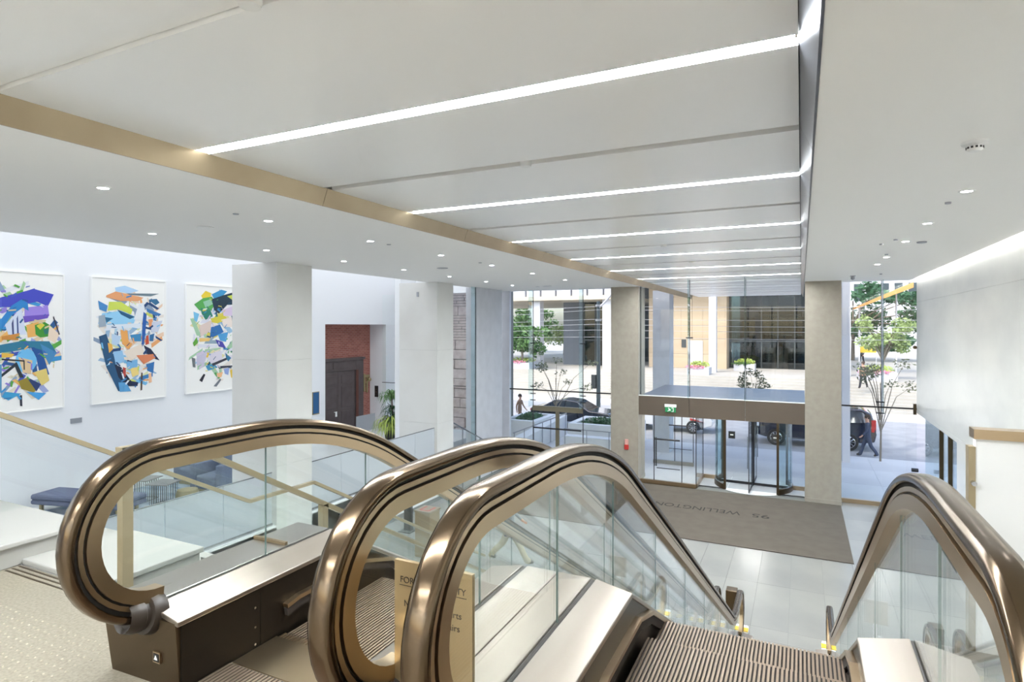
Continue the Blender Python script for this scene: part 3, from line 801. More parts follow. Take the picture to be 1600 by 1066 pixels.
# safety sign between the escalators
sg = empty('safety_sign', (-1.04, 1.6, 4.03)); tag(sg, 'brass safety notice standing between the two escalators', 'sign')
B('plate', 'sign_bronze', sg, -1.19, -.90, 1.585, 1.60, 4.035, 4.445)
Mx = lambda x, z: basis((1, 0, 0), (0, 0, 1), (0, -1, 0), (x, 1.584, z))
hd = lettering('heading', 'FOR YOUR SAFETY', 'sign_text', sg, Mx(-1.045, 4.385), .029, .0004)
B('underline', 'sign_text', sg, -1.17, -.92, 1.5835, 1.5848, 4.367, 4.3685)
lettering('text_line', 'No strollers, carts', 'sign_text', sg, Mx(-1.045, 4.31), .029, .0004)
lettering('text_line', 'or wheelchairs', 'sign_text', sg, Mx(-1.03, 4.27), .029, .0004)

# ------------------------------------------------------------------ stair and guard rails
def bar(pts, w, h, x):
    return MB().sweep(pts, [(-w / 2, -h / 2), (w / 2, -h / 2), (w / 2, h / 2), (-w / 2, h / 2)], x)
rl = empty('glass_balustrade', (-5.2, 2.4, FZ)); tag(rl, 'clear glass stair balustrade with kinked bronze rail, farther of two', 'balustrade')
rp = [(0.3, 4.72), (2.0, 4.72), (4.44, 3.375), (5.36, 3.36), (7.2, 2.35), (9.6, 1.03)]
bar(rp, .05, .035, -5.2).build('top_rail', 'bronze_rail', rl)
def rz(rp_, y): 
    for (a, b) in zip(rp_, rp_[1:]):
        if a[0] <= y <= b[0]: return a[1] + (b[1] - a[1]) * (y - a[0]) / (b[0] - a[0])
    return rp_[-1][1]
cutsr = [.3, 2.28, 3.3, 4.44, 5.36, 6.4, 7.6, 8.6, 9.6]
for a, b in zip(cutsr, cutsr[1:]):
    MB().prism([(a + .006, rz(rp, a) - .02), (b - .006, rz(rp, b) - .02), (b - .006, max(rz(rp, b) - .95, .02)), (a + .006, max(rz(rp, a) - .95, .02) if a > 2.2 else 3.87)], 'x', -5.206, -5.194).build('glass_panel', 'glass_clear', rl)
r2_ = empty('glass_balustrade', (-3.45, 2.1, FZ)); tag(r2_, 'clear glass stair balustrade with straight bronze rail, nearer of two', 'balustrade')
rq = [(2.06, 4.505), (2.40, 4.505), (9.2, .62)]
bar(rq, .05, .035, -3.45).build('top_rail', 'bronze_rail', r2_)
for y, zb in ((2.10, FZ), (3.66, 2.9), (6.72, 1.05)):
    B('post', 'bronze_rail', r2_, -3.475, -3.425, y - .03, y + .03, zb, rz(rq, y) - .005 if y > 2.2 else 4.52)
for a, b in zip([2.16, 3.62, 4.9, 6.2, 7.6], [3.62, 4.9, 6.2, 7.6, 9.0]):
    MB().prism([(a + .006, rz(rq, a) - .02), (b - .006, rz(rq, b) - .02), (b - .006, max(rz(rq, b) - .9, .02)), (a + .006, rz(rq, a) - .9)], 'x', -3.455, -3.445).build('glass_panel', 'glass_clear', r2_)
# upper landing guard on the right
gr = empty('guard_wall', (1.5, 3.0, FZ)); tag(gr, 'white guard panel with bronze cap at the far right', 'guard wall')
B('panel', 'wall_white', gr, .655, RX - .005, 3.09, 3.13, 2.9, 4.735)
B('cap', 'bronze', gr, .645, RX - .005, 3.07, 3.15, 4.735, 4.775)
B('post', 'bronze_rail', gr, .63, .654, 3.085, 3.135, 2.9, 4.70)
for z in (4.3, 4.55): MB().tube([(.645, 3.06, z), (.645, 3.09, z)], .01, 8).build('bolt', 'steel', gr)

# ------------------------------------------------------------------ ceiling fixtures
def downlight(x, y, i, side):
    d = empty('downlight', (x, y, CZ))
    put('trim_ring', DL[0], d, (x, y, CZ)); put('lens', DL[1], d, (x, y, CZ))
    tag(d, side, 'downlight', 'recessed downlights')
DL = (MB().lathe([(.045, -.0005), (.05, -.006), (.07, -.004), (.075, 0)], (0, 0, 0), 20).mesh('trim_ring', 'plastic_white', 40),
      MB().lathe([(.0001, -.003), (.048, -.003)], (0, 0, 0), 20).mesh('lens', 'downlight_lens'))
nums = ['nearest', 'second nearest', 'third nearest', 'fourth nearest', 'fifth nearest', 'sixth nearest', 'seventh nearest']
for i, y in enumerate((3.5, 5.5, 7.5, 9.55, 11.6, 13.8, 16.1)):
    downlight(-6.1, y, i, 'small round downlight, %s of the row beside the bronze fascia' % nums[i])
for i, y in enumerate((5.53, 7.58, 9.55, 11.6, 13.65, 15.7, 17.5)):
    downlight(-8.45, y, i, 'small round downlight, %s of the row above the lounge edge' % nums[i])
for i, y in enumerate((5.2, 7.32, 9.37, 11.2, 13.55, 15.03)):
    downlight(1.48, y, i, 'small round downlight, %s of the row along the marble wall' % nums[i])
def disc(name, x, y, r, h, label, cat, m='plastic_white', z=CZ, grp=None):
    o = MB().lathe([(r, 0), (r, -h * .6), (r * .9, -h), (.0001, -h)], (0, 0, 0), 20).build(name, m, loc=(x, y, z), smooth=40)
    return tag(o, label, cat, grp)
disc('ceiling_speaker', -7.26, 5.48, .11, .012, 'flat round white speaker disc in the left ceiling', 'speaker')
disc('ceiling_vent', -7.41, 11.66, .13, .012, 'flat grey disc in the left ceiling above the lounge edge', 'vent', 'grey_metal')
sm = empty('smoke_detector', (1.14, 5.4, CZ)); tag(sm, 'white smoke detector on the right ceiling', 'smoke detector')
MB().lathe([(.085, 0), (.08, -.02), (.055, -.028)], (1.14, 5.4, CZ), 20).build('base', 'plastic_white', sm, smooth=40)
MB().lathe([(.053, -.028), (.05, -.055), (.035, -.07), (.0001, -.07)], (1.14, 5.4, CZ), 20).build('head', 'plastic_white', sm, smooth=40)
sl = MB()
for k in range(12):
    a = 2 * PI * k / 12; sl.obox((1.14 + .0515 * math.cos(a), 5.4 + .0515 * math.sin(a), CZ - .044), (.006, .014, .014), Matrix.Rotation(a, 3, 'Z'))
sl.build('grille', 'dark_metal', sm)
names = ['beside the nearest downlight', 'beside the third downlight', 'beside the fifth downlight']
for i, y in enumerate((4.99, 7.93, 11.02)):
    disc('sprinkler', -6.07, y, .035, .01, 'small dark sprinkler cap by the bronze fascia, %s of three' % nums[i], 'sprinkler', 'grey_metal', grp='sprinkler caps left')
for i, (x, y) in enumerate(((1.43, 7.88), (1.31, 10.87), (1.17, 11.35), (1.72, 11.37), (1.42, 13.0), (1.82, 17.77))):
    disc('sprinkler', x, y, .03 if i != 3 else .07, .02, 'small ceiling sprinkler along the right wing, %s of six' % nums[i], 'sprinkler', 'grey_metal', grp='sprinkler caps right')
for i, (x, y) in enumerate(((-7.95, 18.41), (-7.54, 18.26))):
    o = B('ceiling_vent', 'grey_metal', None, x - .05 - .1 * i, x + .05 + .1 * i, y - .08, y + .08, CZ - .004, CZ - .0005)
    tag(o, ('short' if i == 0 else 'long') + ' grey slot vent in the ceiling near the left curtain wall', 'vent')
cv = MB().box(1.22 - .06, 1.22 + .06, 18.05, 18.17, CZ - .02, CZ - .0005); cv.ball((1.22, 18.11, CZ - .06), .05, 8)
tag(cv.build('security_camera', 'grey_metal', smooth=40), 'small security camera under the ceiling by the right column', 'camera')
# channel cover boxes under dark slots
chan = [1.967, 5.05, 11.216, 14.30]
lab = ['large rounded white sensor pod in the deep channel at top left', 'small white sensor pod in the first dark slot', 'tiny white sensor pod in the third dark slot', 'tiny white sensor pod in the fourth dark slot']
for i, y in enumerate(chan):
    o = MB().lathe([(.0001, 0), (.05, 0), (.055, .02), (.055, .09)], (0, 0, 0), 16)
    tag(o.build('sensor_pod', 'plastic_white', loc=(-2.3, y, TZ - .035), smooth=50), lab[i], 'sensor', 'sensor pods in the ceiling slots')
B('channel', 'panel_white', tr, TX0 + .09, TX1 - .09, 1.967 - W2 + .004, 1.967 + W2 - .004, TZ + .03, TZ + .1)

# ------------------------------------------------------------------ lounge: paintings, doorway, furniture
PX = -15.9
def painting(y0, z0, z1, strokes, conv, palette, seed, region, label):
    W = 1.94; p = empty('painting', (PX, y0 + W / 2, z0)); tag(p, label, 'painting', 'abstract paintings on the lounge wall')
    f = MB()
    f.box(PX + .001, PX + .07, y0, y0 + W, z0, z0 + .025); f.box(PX + .001, PX + .07, y0, y0 + W, z1 - .025, z1)
    f.box(PX + .001, PX + .07, y0, y0 + .025, z0 + .025, z1 - .025); f.box(PX + .001, PX + .07, y0 + W - .025, y0 + W, z0 + .025, z1 - .025)
    f.build('frame', 'paper_white', p)
    cv_ = B('canvas', 'canvas', p, PX + .002, PX + .05, y0 + .026, y0 + W - .026, z0 + .026, z1 - .026)
    b = MB(); i = 0; r = random.Random(seed)
    def poly(uv, col):
        nonlocal i
        i += 1
        x = PX + .0502 + .00006 * i
        uv = [(min(max(u, .03), .97), min(max(v, .03), .97)) for u, v in uv]
        b.add([(x, y0 + u * W, z0 + v * (z1 - z0)) for u, v in uv], [tuple(range(len(uv)))], col)
    def dabs(n, lo, hi, palette=palette):
        for _ in range(n):
            u = r.uniform(region[0], region[1]); v = r.uniform(region[2], region[3])
            if ((u - .5 * (region[0] + region[1])) / (.5 * (region[1] - region[0]))) ** 2 + ((v - .5 * (region[2] + region[3])) / (.52 * (region[3] - region[2]))) ** 2 > 1: continue
            a = r.uniform(-.9, .9) + (PI / 2 if r.random() < .35 else 0); l = r.uniform(lo, hi); w = l * r.uniform(.12, .4)
            c, s_ = math.cos(a), math.sin(a)
            pts = [(u + (dx * l * c - dy * w * s_), v + (dx * l * s_ + dy * w * c) * .6) for dx, dy in ((-1, -.6), (.8, -1), (1, .5), (-.7, 1))]
            poly(pts, C(*r.choice(palette)))
    dabs(60, .07, .17, [tuple(int(c * .45 + 235 * .55) for c in q) for q in palette])
    dabs(60, .04, .11)
    for pts, col in strokes: poly([conv(*q) for q in pts], C(*col))
    dabs(70, .012, .045)
    b.build('paint_strokes', 'paint', cv_, fixn=False)
def circ(cx, cy, rx, ry, n=16): return [(cx + rx * math.cos(2 * PI * k / n), cy + ry * math.sin(2 * PI * k / n)) for k in range(n)]
s1 = [([(0, 270), (200, 210), (330, 240), (290, 320), (220, 290), (60, 330), (0, 330)], (66, 74, 190)),
      ([(-160, 330), (0, 270), (0, 330), (-150, 400)], (80, 90, 200)),
      ([(140, 330), (290, 310), (300, 380), (140, 420)], (158, 134, 222)), ([(130, 385), (300, 370), (290, 395), (140, 425)], (110, 82, 190)),
      ([(20, 440), (120, 330), (150, 500), (40, 500)], (214, 222, 240)), ([(60, 430), (70, 400), (75, 500), (64, 500)], (60, 70, 120)), ([(90, 400), (98, 380), (104, 500), (94, 500)], (60, 80, 140)),
      ([(0, 400), (60, 320), (120, 280), (160, 300), (165, 350), (130, 330), (60, 380), (0, 470)], (42, 132, 200)),
      ([(-150, 560), (-60, 430), (0, 400), (0, 470), (-60, 540)], (52, 142, 206)),
      ([(150, 440), (230, 420), (230, 510), (160, 520)], (235, 178, 96)), ([(205, 440), (270, 420), (320, 450), (330, 510), (240, 520), (210, 500)], (62, 150, 52)),
      ([(215, 445), (250, 425), (270, 440), (240, 470)], (226, 210, 70)), ([(260, 470), (310, 460), (315, 490), (270, 500)], (40, 120, 110)),
      ([(0, 510), (110, 490), (100, 535), (0, 530)], (208, 140, 62)), ([(300, 440), (370, 500), (340, 560), (290, 530)], (240, 218, 196)),
      ([(-180, 600), (0, 560), (120, 540), (300, 545), (350, 620), (260, 640), (200, 580), (100, 600), (0, 610), (-160, 660)], (44, 122, 152)),
      ([(0, 610), (80, 620), (60, 640), (0, 640)], (236, 190, 80)), (circ(150, 665, 68, 75), (112, 190, 236)), ([(100, 640), (190, 665), (180, 750), (130, 740)], (226, 198, 154)),
      ([(180, 580), (250, 600), (300, 760), (240, 775), (215, 650)], (30, 84, 152)), ([(240, 560), (350, 620), (300, 700), (270, 640)], (70, 140, 190)),
      ([(0, 645), (140, 662), (142, 722), (134, 722), (132, 670), (0, 655)], (44, 44, 46)), ([(0, 740), (90, 670), (135, 770), (110, 770), (80, 700), (0, 760)], (40, 50, 60)),
      ([(100, 790), (160, 770), (230, 830), (200, 870), (120, 840)], (150, 132, 44)), ([(150, 860), (280, 880), (230, 920)], (70, 160, 222)),
      ([(20, 850), (120, 870), (40, 905), (0, 880)], (62, 162, 212)), ([(150, 765), (245, 820), (215, 865)], (40, 60, 112)), ([(110, 880), (124, 880), (126, 950), (112, 946)], (40, 44, 60)),
      ([(200, 740), (280, 720), (300, 800), (250, 830)], (228, 206, 120)), ([(-150, 700), (0, 680), (0, 850), (-120, 900)], (90, 150, 190)), ([(330, 380), (372, 500), (364, 505), (325, 390)], (60, 60, 70))]
painting(6.27, 3.28, 6.45, s1, lambda x, y: (1 - (402 - x) / 628.0, 1 - (y - 105) / 880.0),
         [(66, 90, 190), (60, 150, 210), (150, 130, 215), (235, 180, 100), (90, 170, 70), (230, 232, 240), (40, 90, 150), (220, 200, 160)], 1, (.06, .93, .10, .90), 'abstract painting of a blue bridge and violet sky, leftmost of three')
s2 = [([(215, 120), (290, 105), (400, 145), (330, 165), (220, 150)], (176, 210, 240)), ([(150, 180), (220, 150), (440, 200), (400, 225), (260, 225), (150, 195)], (232, 162, 110)), ([(300, 165), (570, 170), (500, 190), (330, 178)], (110, 130, 140)),
      ([(90, 220), (160, 260), (150, 310), (100, 290)], (70, 140, 200)), ([(170, 230), (260, 230), (350, 290), (340, 330), (240, 290), (160, 300)], (206, 220, 90)), ([(120, 320), (260, 300), (380, 350), (360, 400), (200, 410), (90, 400)], (150, 208, 240)),
      ([(230, 290), (300, 320), (370, 350), (330, 366), (260, 330)], (30, 90, 130)), ([(480, 215), (550, 210), (575, 240), (540, 260)], (50, 110, 150)), ([(460, 280), (590, 330), (560, 350), (470, 310)], (60, 120, 180)),
      ([(400, 250), (440, 235), (450, 290), (430, 380), (360, 370)], (232, 236, 240)), ([(440, 310), (465, 330), (455, 480), (440, 570), (425, 560), (430, 400)], (36, 92, 170)), ([(480, 370), (515, 365), (520, 420), (485, 430)], (236, 160, 110)), ([(510, 390), (600, 380), (560, 470), (500, 470)], (206, 212, 228)),
      ([(95, 340), (140, 330), (150, 420), (95, 430)], (160, 176, 190)), ([(140, 350), (200, 360), (150, 395)], (40, 110, 150)), ([(150, 410), (420, 400), (410, 440), (150, 440)], (226, 234, 242)),
      ([(95, 500), (150, 480), (200, 640), (260, 800), (300, 910), (240, 930), (150, 740)], (34, 84, 124)), ([(255, 450), (310, 455), (320, 540), (350, 560), (320, 605), (270, 560)], (236, 168, 92)), ([(190, 480), (260, 500), (240, 580), (190, 560)], (190, 214, 236)), ([(160, 550), (190, 560), (200, 600), (170, 630)], (240, 180, 80)),
      ([(200, 620), (270, 610), (290, 700), (220, 720)], (150, 196, 232)), ([(280, 620), (420, 560), (450, 640), (330, 690)], (238, 224, 208)), ([(460, 500), (480, 490), (485, 560), (455, 570)], (200, 80, 50)), ([(440, 570), (500, 600), (575, 690), (540, 680), (470, 640)], (24, 36, 70)),
      ([(490, 490), (530, 480), (520, 540), (490, 540)], (50, 110, 160)), ([(380, 650), (520, 640), (540, 670), (440, 720)], (222, 132, 90)), ([(330, 490), (420, 480), (420, 540), (350, 540)], (60, 140, 190)),
      ([(210, 720), (260, 740), (370, 890), (300, 890), (240, 820)], (20, 36, 66)), ([(300, 700), (390, 680), (390, 740), (310, 760)], (120, 180, 224)), ([(330, 750), (400, 740), (400, 800), (350, 820)], (240, 214, 130)), ([(275, 740), (300, 750), (295, 820), (275, 800)], (190, 70, 60)),
      ([(460, 720), (530, 700), (520, 790), (470, 770)], (50, 116, 180)), ([(480, 790), (505, 790), (508, 860), (484, 866)], (240, 190, 150)), ([(420, 785), (432, 785), (428, 920), (414, 926)], (80, 56, 44)), ([(240, 860), (300, 860), (340, 930), (250, 935)], (90, 160, 210)), ([(340, 850), (395, 860), (390, 890), (350, 885)], (22, 40, 80))]
painting(8.81, 3.26, 6.46, s2, lambda x, y: ((x - 40) / 590.0, 1 - (y - (30 + 45 * (x - 40) / 590.0)) / (1005 - 105 * (x - 40) / 590.0)),
         [(120, 190, 230), (60, 130, 190), (236, 170, 110), (226, 232, 240), (30, 70, 120), (206, 216, 110), (236, 220, 200)], 2, (.10, .93, .12, .90), 'abstract painting of pale blues with a dark hull shape, middle of three')
s3 = [([(165, 180), (200, 140), (245, 160), (240, 200), (180, 210)], (236, 206, 60)), ([(250, 170), (330, 135), (380, 150), (330, 200), (270, 210)], (60, 150, 200)), ([(110, 250), (180, 200), (250, 190), (290, 240), (230, 320), (150, 300)], (86, 170, 84)), ([(180, 230), (240, 210), (260, 250), (200, 280)], (150, 200, 170)),
      ([(250, 210), (350, 180), (438, 160), (438, 260), (380, 260), (310, 330), (270, 300)], (28, 54, 72)), ([(380, 190), (430, 180), (438, 230)], (196, 210, 80)), ([(105, 310), (150, 330), (130, 400), (110, 380)], (120, 190, 226)), ([(160, 280), (240, 300), (260, 350), (200, 380), (170, 330)], (40, 130, 110)),
      ([(240, 370), (350, 340), (380, 370), (300, 410), (250, 400)], (216, 204, 70)), ([(340, 300), (438, 270), (438, 350), (350, 350)], (214, 196, 220)), ([(150, 430), (250, 380), (240, 470), (160, 520)], (226, 206, 196)), ([(330, 380), (420, 360), (430, 440), (350, 440)], (238, 224, 214)),
      ([(245, 440), (320, 420), (350, 480), (280, 520), (235, 520)], (44, 110, 176)), ([(300, 500), (390, 480), (370, 560), (320, 550)], (80, 160, 214)), ([(280, 540), (340, 560), (370, 610), (310, 600)], (76, 70, 170)), ([(150, 530), (240, 530), (230, 555), (150, 560)], (240, 200, 120)), ([(100, 570), (130, 520), (140, 570), (110, 600)], (100, 170, 60)),
      ([(140, 580), (300, 585), (290, 605), (140, 610)], (224, 226, 234)), ([(130, 680), (220, 640), (190, 740), (130, 760)], (200, 196, 216)), ([(230, 660), (330, 630), (340, 700), (240, 740)], (222, 216, 228)), ([(365, 650), (415, 690), (390, 720), (370, 690)], (50, 120, 160)), ([(210, 650), (230, 650), (220, 690), (205, 690)], (236, 196, 70)),
      ([(200, 760), (270, 740), (300, 770), (220, 800)], (70, 150, 190)), ([(250, 740), (370, 690), (380, 705), (260, 760)], (60, 60, 72)), ([(300, 760), (430, 750), (430, 762), (310, 780)], (50, 56, 70)), ([(150, 880), (185, 825), (198, 832), (172, 895)], (40, 40, 52)), ([(265, 925), (320, 860), (330, 870), (290, 928)], (120, 126, 134)),
      ([(290, 820), (345, 805), (330, 850), (295, 850)], (244, 190, 140)), ([(405, 790), (432, 780), (432, 850), (415, 850)], (232, 196, 60)), ([(90, 690), (118, 700), (120, 775), (100, 770)], (110, 116, 120)), ([(350, 780), (400, 770), (390, 830), (360, 820)], (150, 170, 220))]
painting(11.34, 3.27, 6.44, s3, lambda x, y: ((x - 45) / 393.0 * .83, 1 - (y - (75 + 42 * (x - 45) / 393.0)) / (925 - 100 * (x - 45) / 393.0)),
         [(86, 170, 90), (60, 140, 200), (220, 206, 90), (210, 200, 220), (40, 90, 120), (236, 220, 200), (226, 226, 236)], 3, (.12, .95, .10, .90), 'abstract painting with green foliage tones, half behind the pier')
tag(B('wall_label', 'grey_metal', None, PX + .001, PX + .02, 8.37, 8.62, 2.86, 2.98), 'small grey caption label between two paintings', 'label')
# heritage doorway
hb = struct(B('wall_brick', 'brick', None, -16.95, -16.75, 16.8, 20.75, MZ, 5.5), 'red brick wall inside the lounge doorway')
hd_ = empty('door_2', (-16.74, 18.6, MZ)); struct(hd_, 'dark panelled wooden double door set in the brick wall')
XD = -16.75
fr = MB(); fr.box(XD, XD + .10, 19.55, 20.03, MZ, 3.87); fr.box(XD, XD + .10, 17.0, 19.55, 3.42, 3.87); fr.box(XD, XD + .16, 17.0, 20.08, 3.84, 3.94)
fr.build('door_frame', 'wood_door', hd_, bevel=.01)
B('reveal_panel', 'wood_red', hd_, XD + .101, XD + .115, 19.56, 19.70, MZ, 3.42)
for k in range(2):
    B('transom_panel', 'wood_door', hd_, XD + .101, XD + .125, 17.6 + 1.0 * k - .4, 18.45 + 1.0 * k - .4, 3.52, 3.78, .008)
for k, y in enumerate((17.52, 18.53)):
    lf_ = B('leaf', 'wood_door', hd_, XD + .001, XD + .06, y, y + 1.0, MZ + .01, 3.41)
    for (z0, z1) in ((2.92, 3.25), (1.95, 2.80), (1.2, 1.80)):
        pn = B('leaf_panel', 'wood_door', lf_, XD + .06, XD + .075, y + .2, y + .84, z0, z1, .01)
    if k == 0: B('notice', 'paper_white', lf_, XD + .061, XD + .07, y + .78, y + .95, 1.62, 1.82)
br = empty('wall_sconce', (XD, 20.3, 2.9)); tag(br, 'ornate brass fitting on the brick beside the wooden door', 'wall fitting')
q = MB(); q.box(XD, XD + .04, 20.13, 20.22, 2.45, 3.2); q.box(XD, XD + .06, 20.1, 20.5, 3.05, 3.16); q.box(XD, XD + .05, 20.3, 20.38, 2.4, 3.1)
q.build('back_plate', 'gold', br, bevel=.01)
q = MB().ball((XD + .1, 20.4, 2.95), .09, 8); q.tube([(XD + .02, 20.18, 2.8), (XD + .12, 20.3, 2.9), (XD + .1, 20.4, 2.95)], .02, 8)
q.build('arm', 'gold', br, smooth=50)
cp = empty('call_panel', (-16.35, 20.55, 2.2)); tag(cp, 'dark call panel on the white door jamb', 'control panel')
B('plate', 'dark_metal', cp, -16.48, -16.30, 20.55, 20.569, 2.2, 2.68); B('button', 'steel', cp, -16.41, -16.37, 20.542, 20.5495, 2.4, 2.44); B('button', 'steel', cp, -16.41, -16.37, 20.542, 20.5495, 2.5, 2.54)
bq = empty('wall_plaque', (PX, 16.5, 2.05)); tag(bq, 'blue rectangular plaque with brass edge left of the doorway', 'plaque')
B('plate', 'blue_plaque', bq, PX + .03, PX + .05, 16.33, 16.60, 2.06, 2.82); B('edge', 'gold', bq, PX + .001, PX + .03, 16.31, 16.64, 2.02, 2.84)
tag(B('glass_screen', 'glass_frost', None, -15.72, -15.70, 18.47, 19.6, MZ + .001, 1.68), 'low glass screen in front of the wooden door', 'glass screen')
# armchairs
def armchair(loc, rz, label):
    a = empty('armchair', loc, rz); tag(a, label, 'armchair', 'blue lounge armchairs'); M = WM[a] @ Matrix.Diagonal((1.1, 1.1, 1.05, 1))
    def pt(name, m, b, bev=.04):
        o = put(name, b.mesh(name, m, 60), a, M=M)
        o.modifiers.new('bevel', 'BEVEL').width = bev; o.modifiers['bevel'].segments = 3
    pt('base', 'gold', MB().box(-.34, .34, -.36, .34, 0, .10), .01)
    pt('arm', 'fabric_blue', MB().box(-.46, -.29, -.42, .32, .1, .70)); pt('arm', 'fabric_blue', MB().box(.29, .46, -.42, .32, .1, .70))
    bk = MB(); bk.prism([(.18, .1), (.42, .1), (.48, .80), (.30, .82)], 'x', -.46, .46); pt('backrest', 'fabric_blue', bk)
    pt('seat', 'fabric_blue', MB().box(-.285, .285, -.42, .24, .1, .42), .05)
    return a
armchair((-14.5, 10.85, MZ + .0125), math.radians(6), 'blue upholstered armchair, farther left of the pair')
armchair((-13.36, 10.5, MZ + .0125), math.radians(6), 'blue upholstered armchair next to the marble pier')
def wire_table(loc, rz, label):
    t = empty('side_table', loc, rz); tag(t, label, 'side table', 'wire side tables'); M = WM[t]
    put('table_top', MB().box(-.27, .27, -.27, .27, .50, .52).mesh('table_top', 'table_top'), t, M=M)
    w = MB(); n = 7
    pts = [(-.2 + .4 * i / n, -.2) for i in range(n)] + [(.2, -.2 + .4 * i / n) for i in range(n)] + [(.2 - .4 * i / n, .2) for i in range(n)] + [(-.2, .2 - .4 * i / n) for i in range(n)]
    wm_ = MB().tube([(0, 0, 0), (0, 0, .5)], .006, 5).mesh('rod', 'wire')
    for (x, y) in pts: put('rod', wm_, t, M=M @ Matrix.Translation((x, y, 0)))
    f = MB()
    for z in (.004, .494):
        f.box(-.206, .206, -.206, -.194, z, z + .008); f.box(-.206, .206, .194, .206, z, z + .008); f.box(-.206, -.194, -.194, .194, z, z + .008); f.box(.194, .206, -.194, .194, z, z + .008)
    put('frame_ring', f.mesh('frame_ring', 'wire'), t, M=M)
wire_table((-14.2, 9.1, MZ + .0125), .3, 'dark wire side table, left of the two beside the bench')
wire_table((-13.42, 9.05, MZ + .0125), .3, 'dark wire side table, right of the two by the gold pouf')
bn = empty('bench', (-14.3, 7.9, MZ)); tag(bn, 'long blue upholstered bench in the lounge', 'bench')
Mb = Matrix.Translation((-14.3, 7.95, MZ + .012)) @ Matrix.Rotation(.25, 4, 'Z')
for z0, z1, m_ in ((.20, .30, 'fabric_bench'), (.305, .42, 'fabric_bench')):
    o = put('cushion', MB().box(-1.25, 1.15, -.35, .35, z0, z1).mesh('cushion', m_), bn, M=Mb); o.modifiers.new('bevel', 'BEVEL').width = .03
for x in (-1.05, .95):
    for y in (-.25, .25): put('leg', MB().box(x - .03, x + .03, y - .03, y + .03, 0, .2).mesh('leg', 'gold'), bn, M=Mb)
po = MB().lathe([(.0001, 0), (.2, .0), (.24, .08), (.25, .2), (.22, .33), (.0001, .36)], (0, 0, 0), 24)
tag(po.build('pouf', 'gold', loc=(-13.0, 9.35, MZ + .012), smooth=60), 'round gold pouf on the lounge rug', 'pouf')
tag(B('rug', 'rug', None, -15.4, -11.6, 7.2, 11.6, MZ + .0005, MZ + .012), 'blue and white patterned rug under the lounge seating', 'rug')
# potted dracaena
pl = empty('potted_plant', (-13.5, 17.8, MZ)); tag(pl, 'tall leafy potted plant beside the marble pier', 'plant')
MB().lathe([(.0001, 0), (.22, 0), (.27, .42), (.25, .42), (.24, .36), (.0001, .36)], (-13.5, 17.8, MZ), 20).build('pot', 'black', pl, smooth=40)
MB().tube([(-13.5, 17.8, MZ + .36), (-13.47, 17.82, MZ + 1.0), (-13.5, 17.8, MZ + 1.55)], .03, 6).build('stem', 'bark', pl)
def blades(c, n, l, up, m, name, par, seed):
    r = random.Random(seed); b = MB()
    for _ in range(n):
        a = r.uniform(0, 2 * PI); ll = l * r.uniform(.7, 1.2); w = .022; e = r.uniform(.2, 1.0) * up
        d = Vector((math.cos(a), math.sin(a), 0)); s_ = Vector((-d.y, d.x, 0)); z0 = r.uniform(-.15, .1); p0 = Vector(c) + Vector((0, 0, z0))
        p = [p0, p0 + d * ll * .4 + Vector((0, 0, ll * e * .7)), p0 + d * ll * .8 + Vector((0, 0, ll * e * .5)), p0 + d * ll + Vector((0, 0, -ll * .25))]
        b.add([p[0] - s_ * w * .5, p[0] + s_ * w * .5, p[1] + s_ * w, p[1] - s_ * w, p[2] + s_ * w * .8, p[2] - s_ * w * .8, p[3]], [(0, 1, 2, 3), (3, 2, 4, 5), (5, 4, 6)])
    return b.build(name, m, par, fixn=False)
blades((-13.5, 17.8, MZ + 1.6), 80, .55, .7, 'leaf_mid', 'crown_leaves', pl, 1)
blades((-13.47, 17.8, MZ + 1.1), 60, .44, .5, 'leaf_dark', 'middle_leaves', pl, 2)
blades((-13.5, 17.8, MZ + .8), 50, .4, .5, 'leaf_dark', 'middle_leaves', pl, 4)
blades((-13.5, 17.8, MZ + .48), 150, .7, .9, 'leaf_yellow', 'fern_leaves', pl, 3)
# steps from lounge to lobby near the facade, with a glass rail
ss = empty('stair_flight', (-10.5, 16.1, 0)); tag(ss, 'short white steps from the lounge floor beside the grey pier', 'stairs')
for k in range(5):
    B('step', 'kerb_white', ss, -11.28, LX - .02, 16.06 + .3 * k, 16.06 + .3 * (k + 1), .001, MZ - .173 * (k + 1))
sr = empty('glass_balustrade', (LX, 16.1, 0)); tag(sr, 'slim glass stair rail descending in front of the grey pier', 'balustrade')
bar([(16.05, 2.2), (18.9, .95)], .03, .03, LX + .0).build('top_rail', 'steel', sr)
MB().prism([(16.08, 2.17), (18.85, .95), (18.85, .1), (16.08, 1.1)], 'x', LX - .005, LX + .005).build('glass_panel', 'glass_clear', sr)
for y in (16.6, 17.75, 18.6): B('post', 'steel', sr, LX + .006, LX + .03, y - .015, y + .015, .001, 2.2 - (y - 16.05) * .4386)
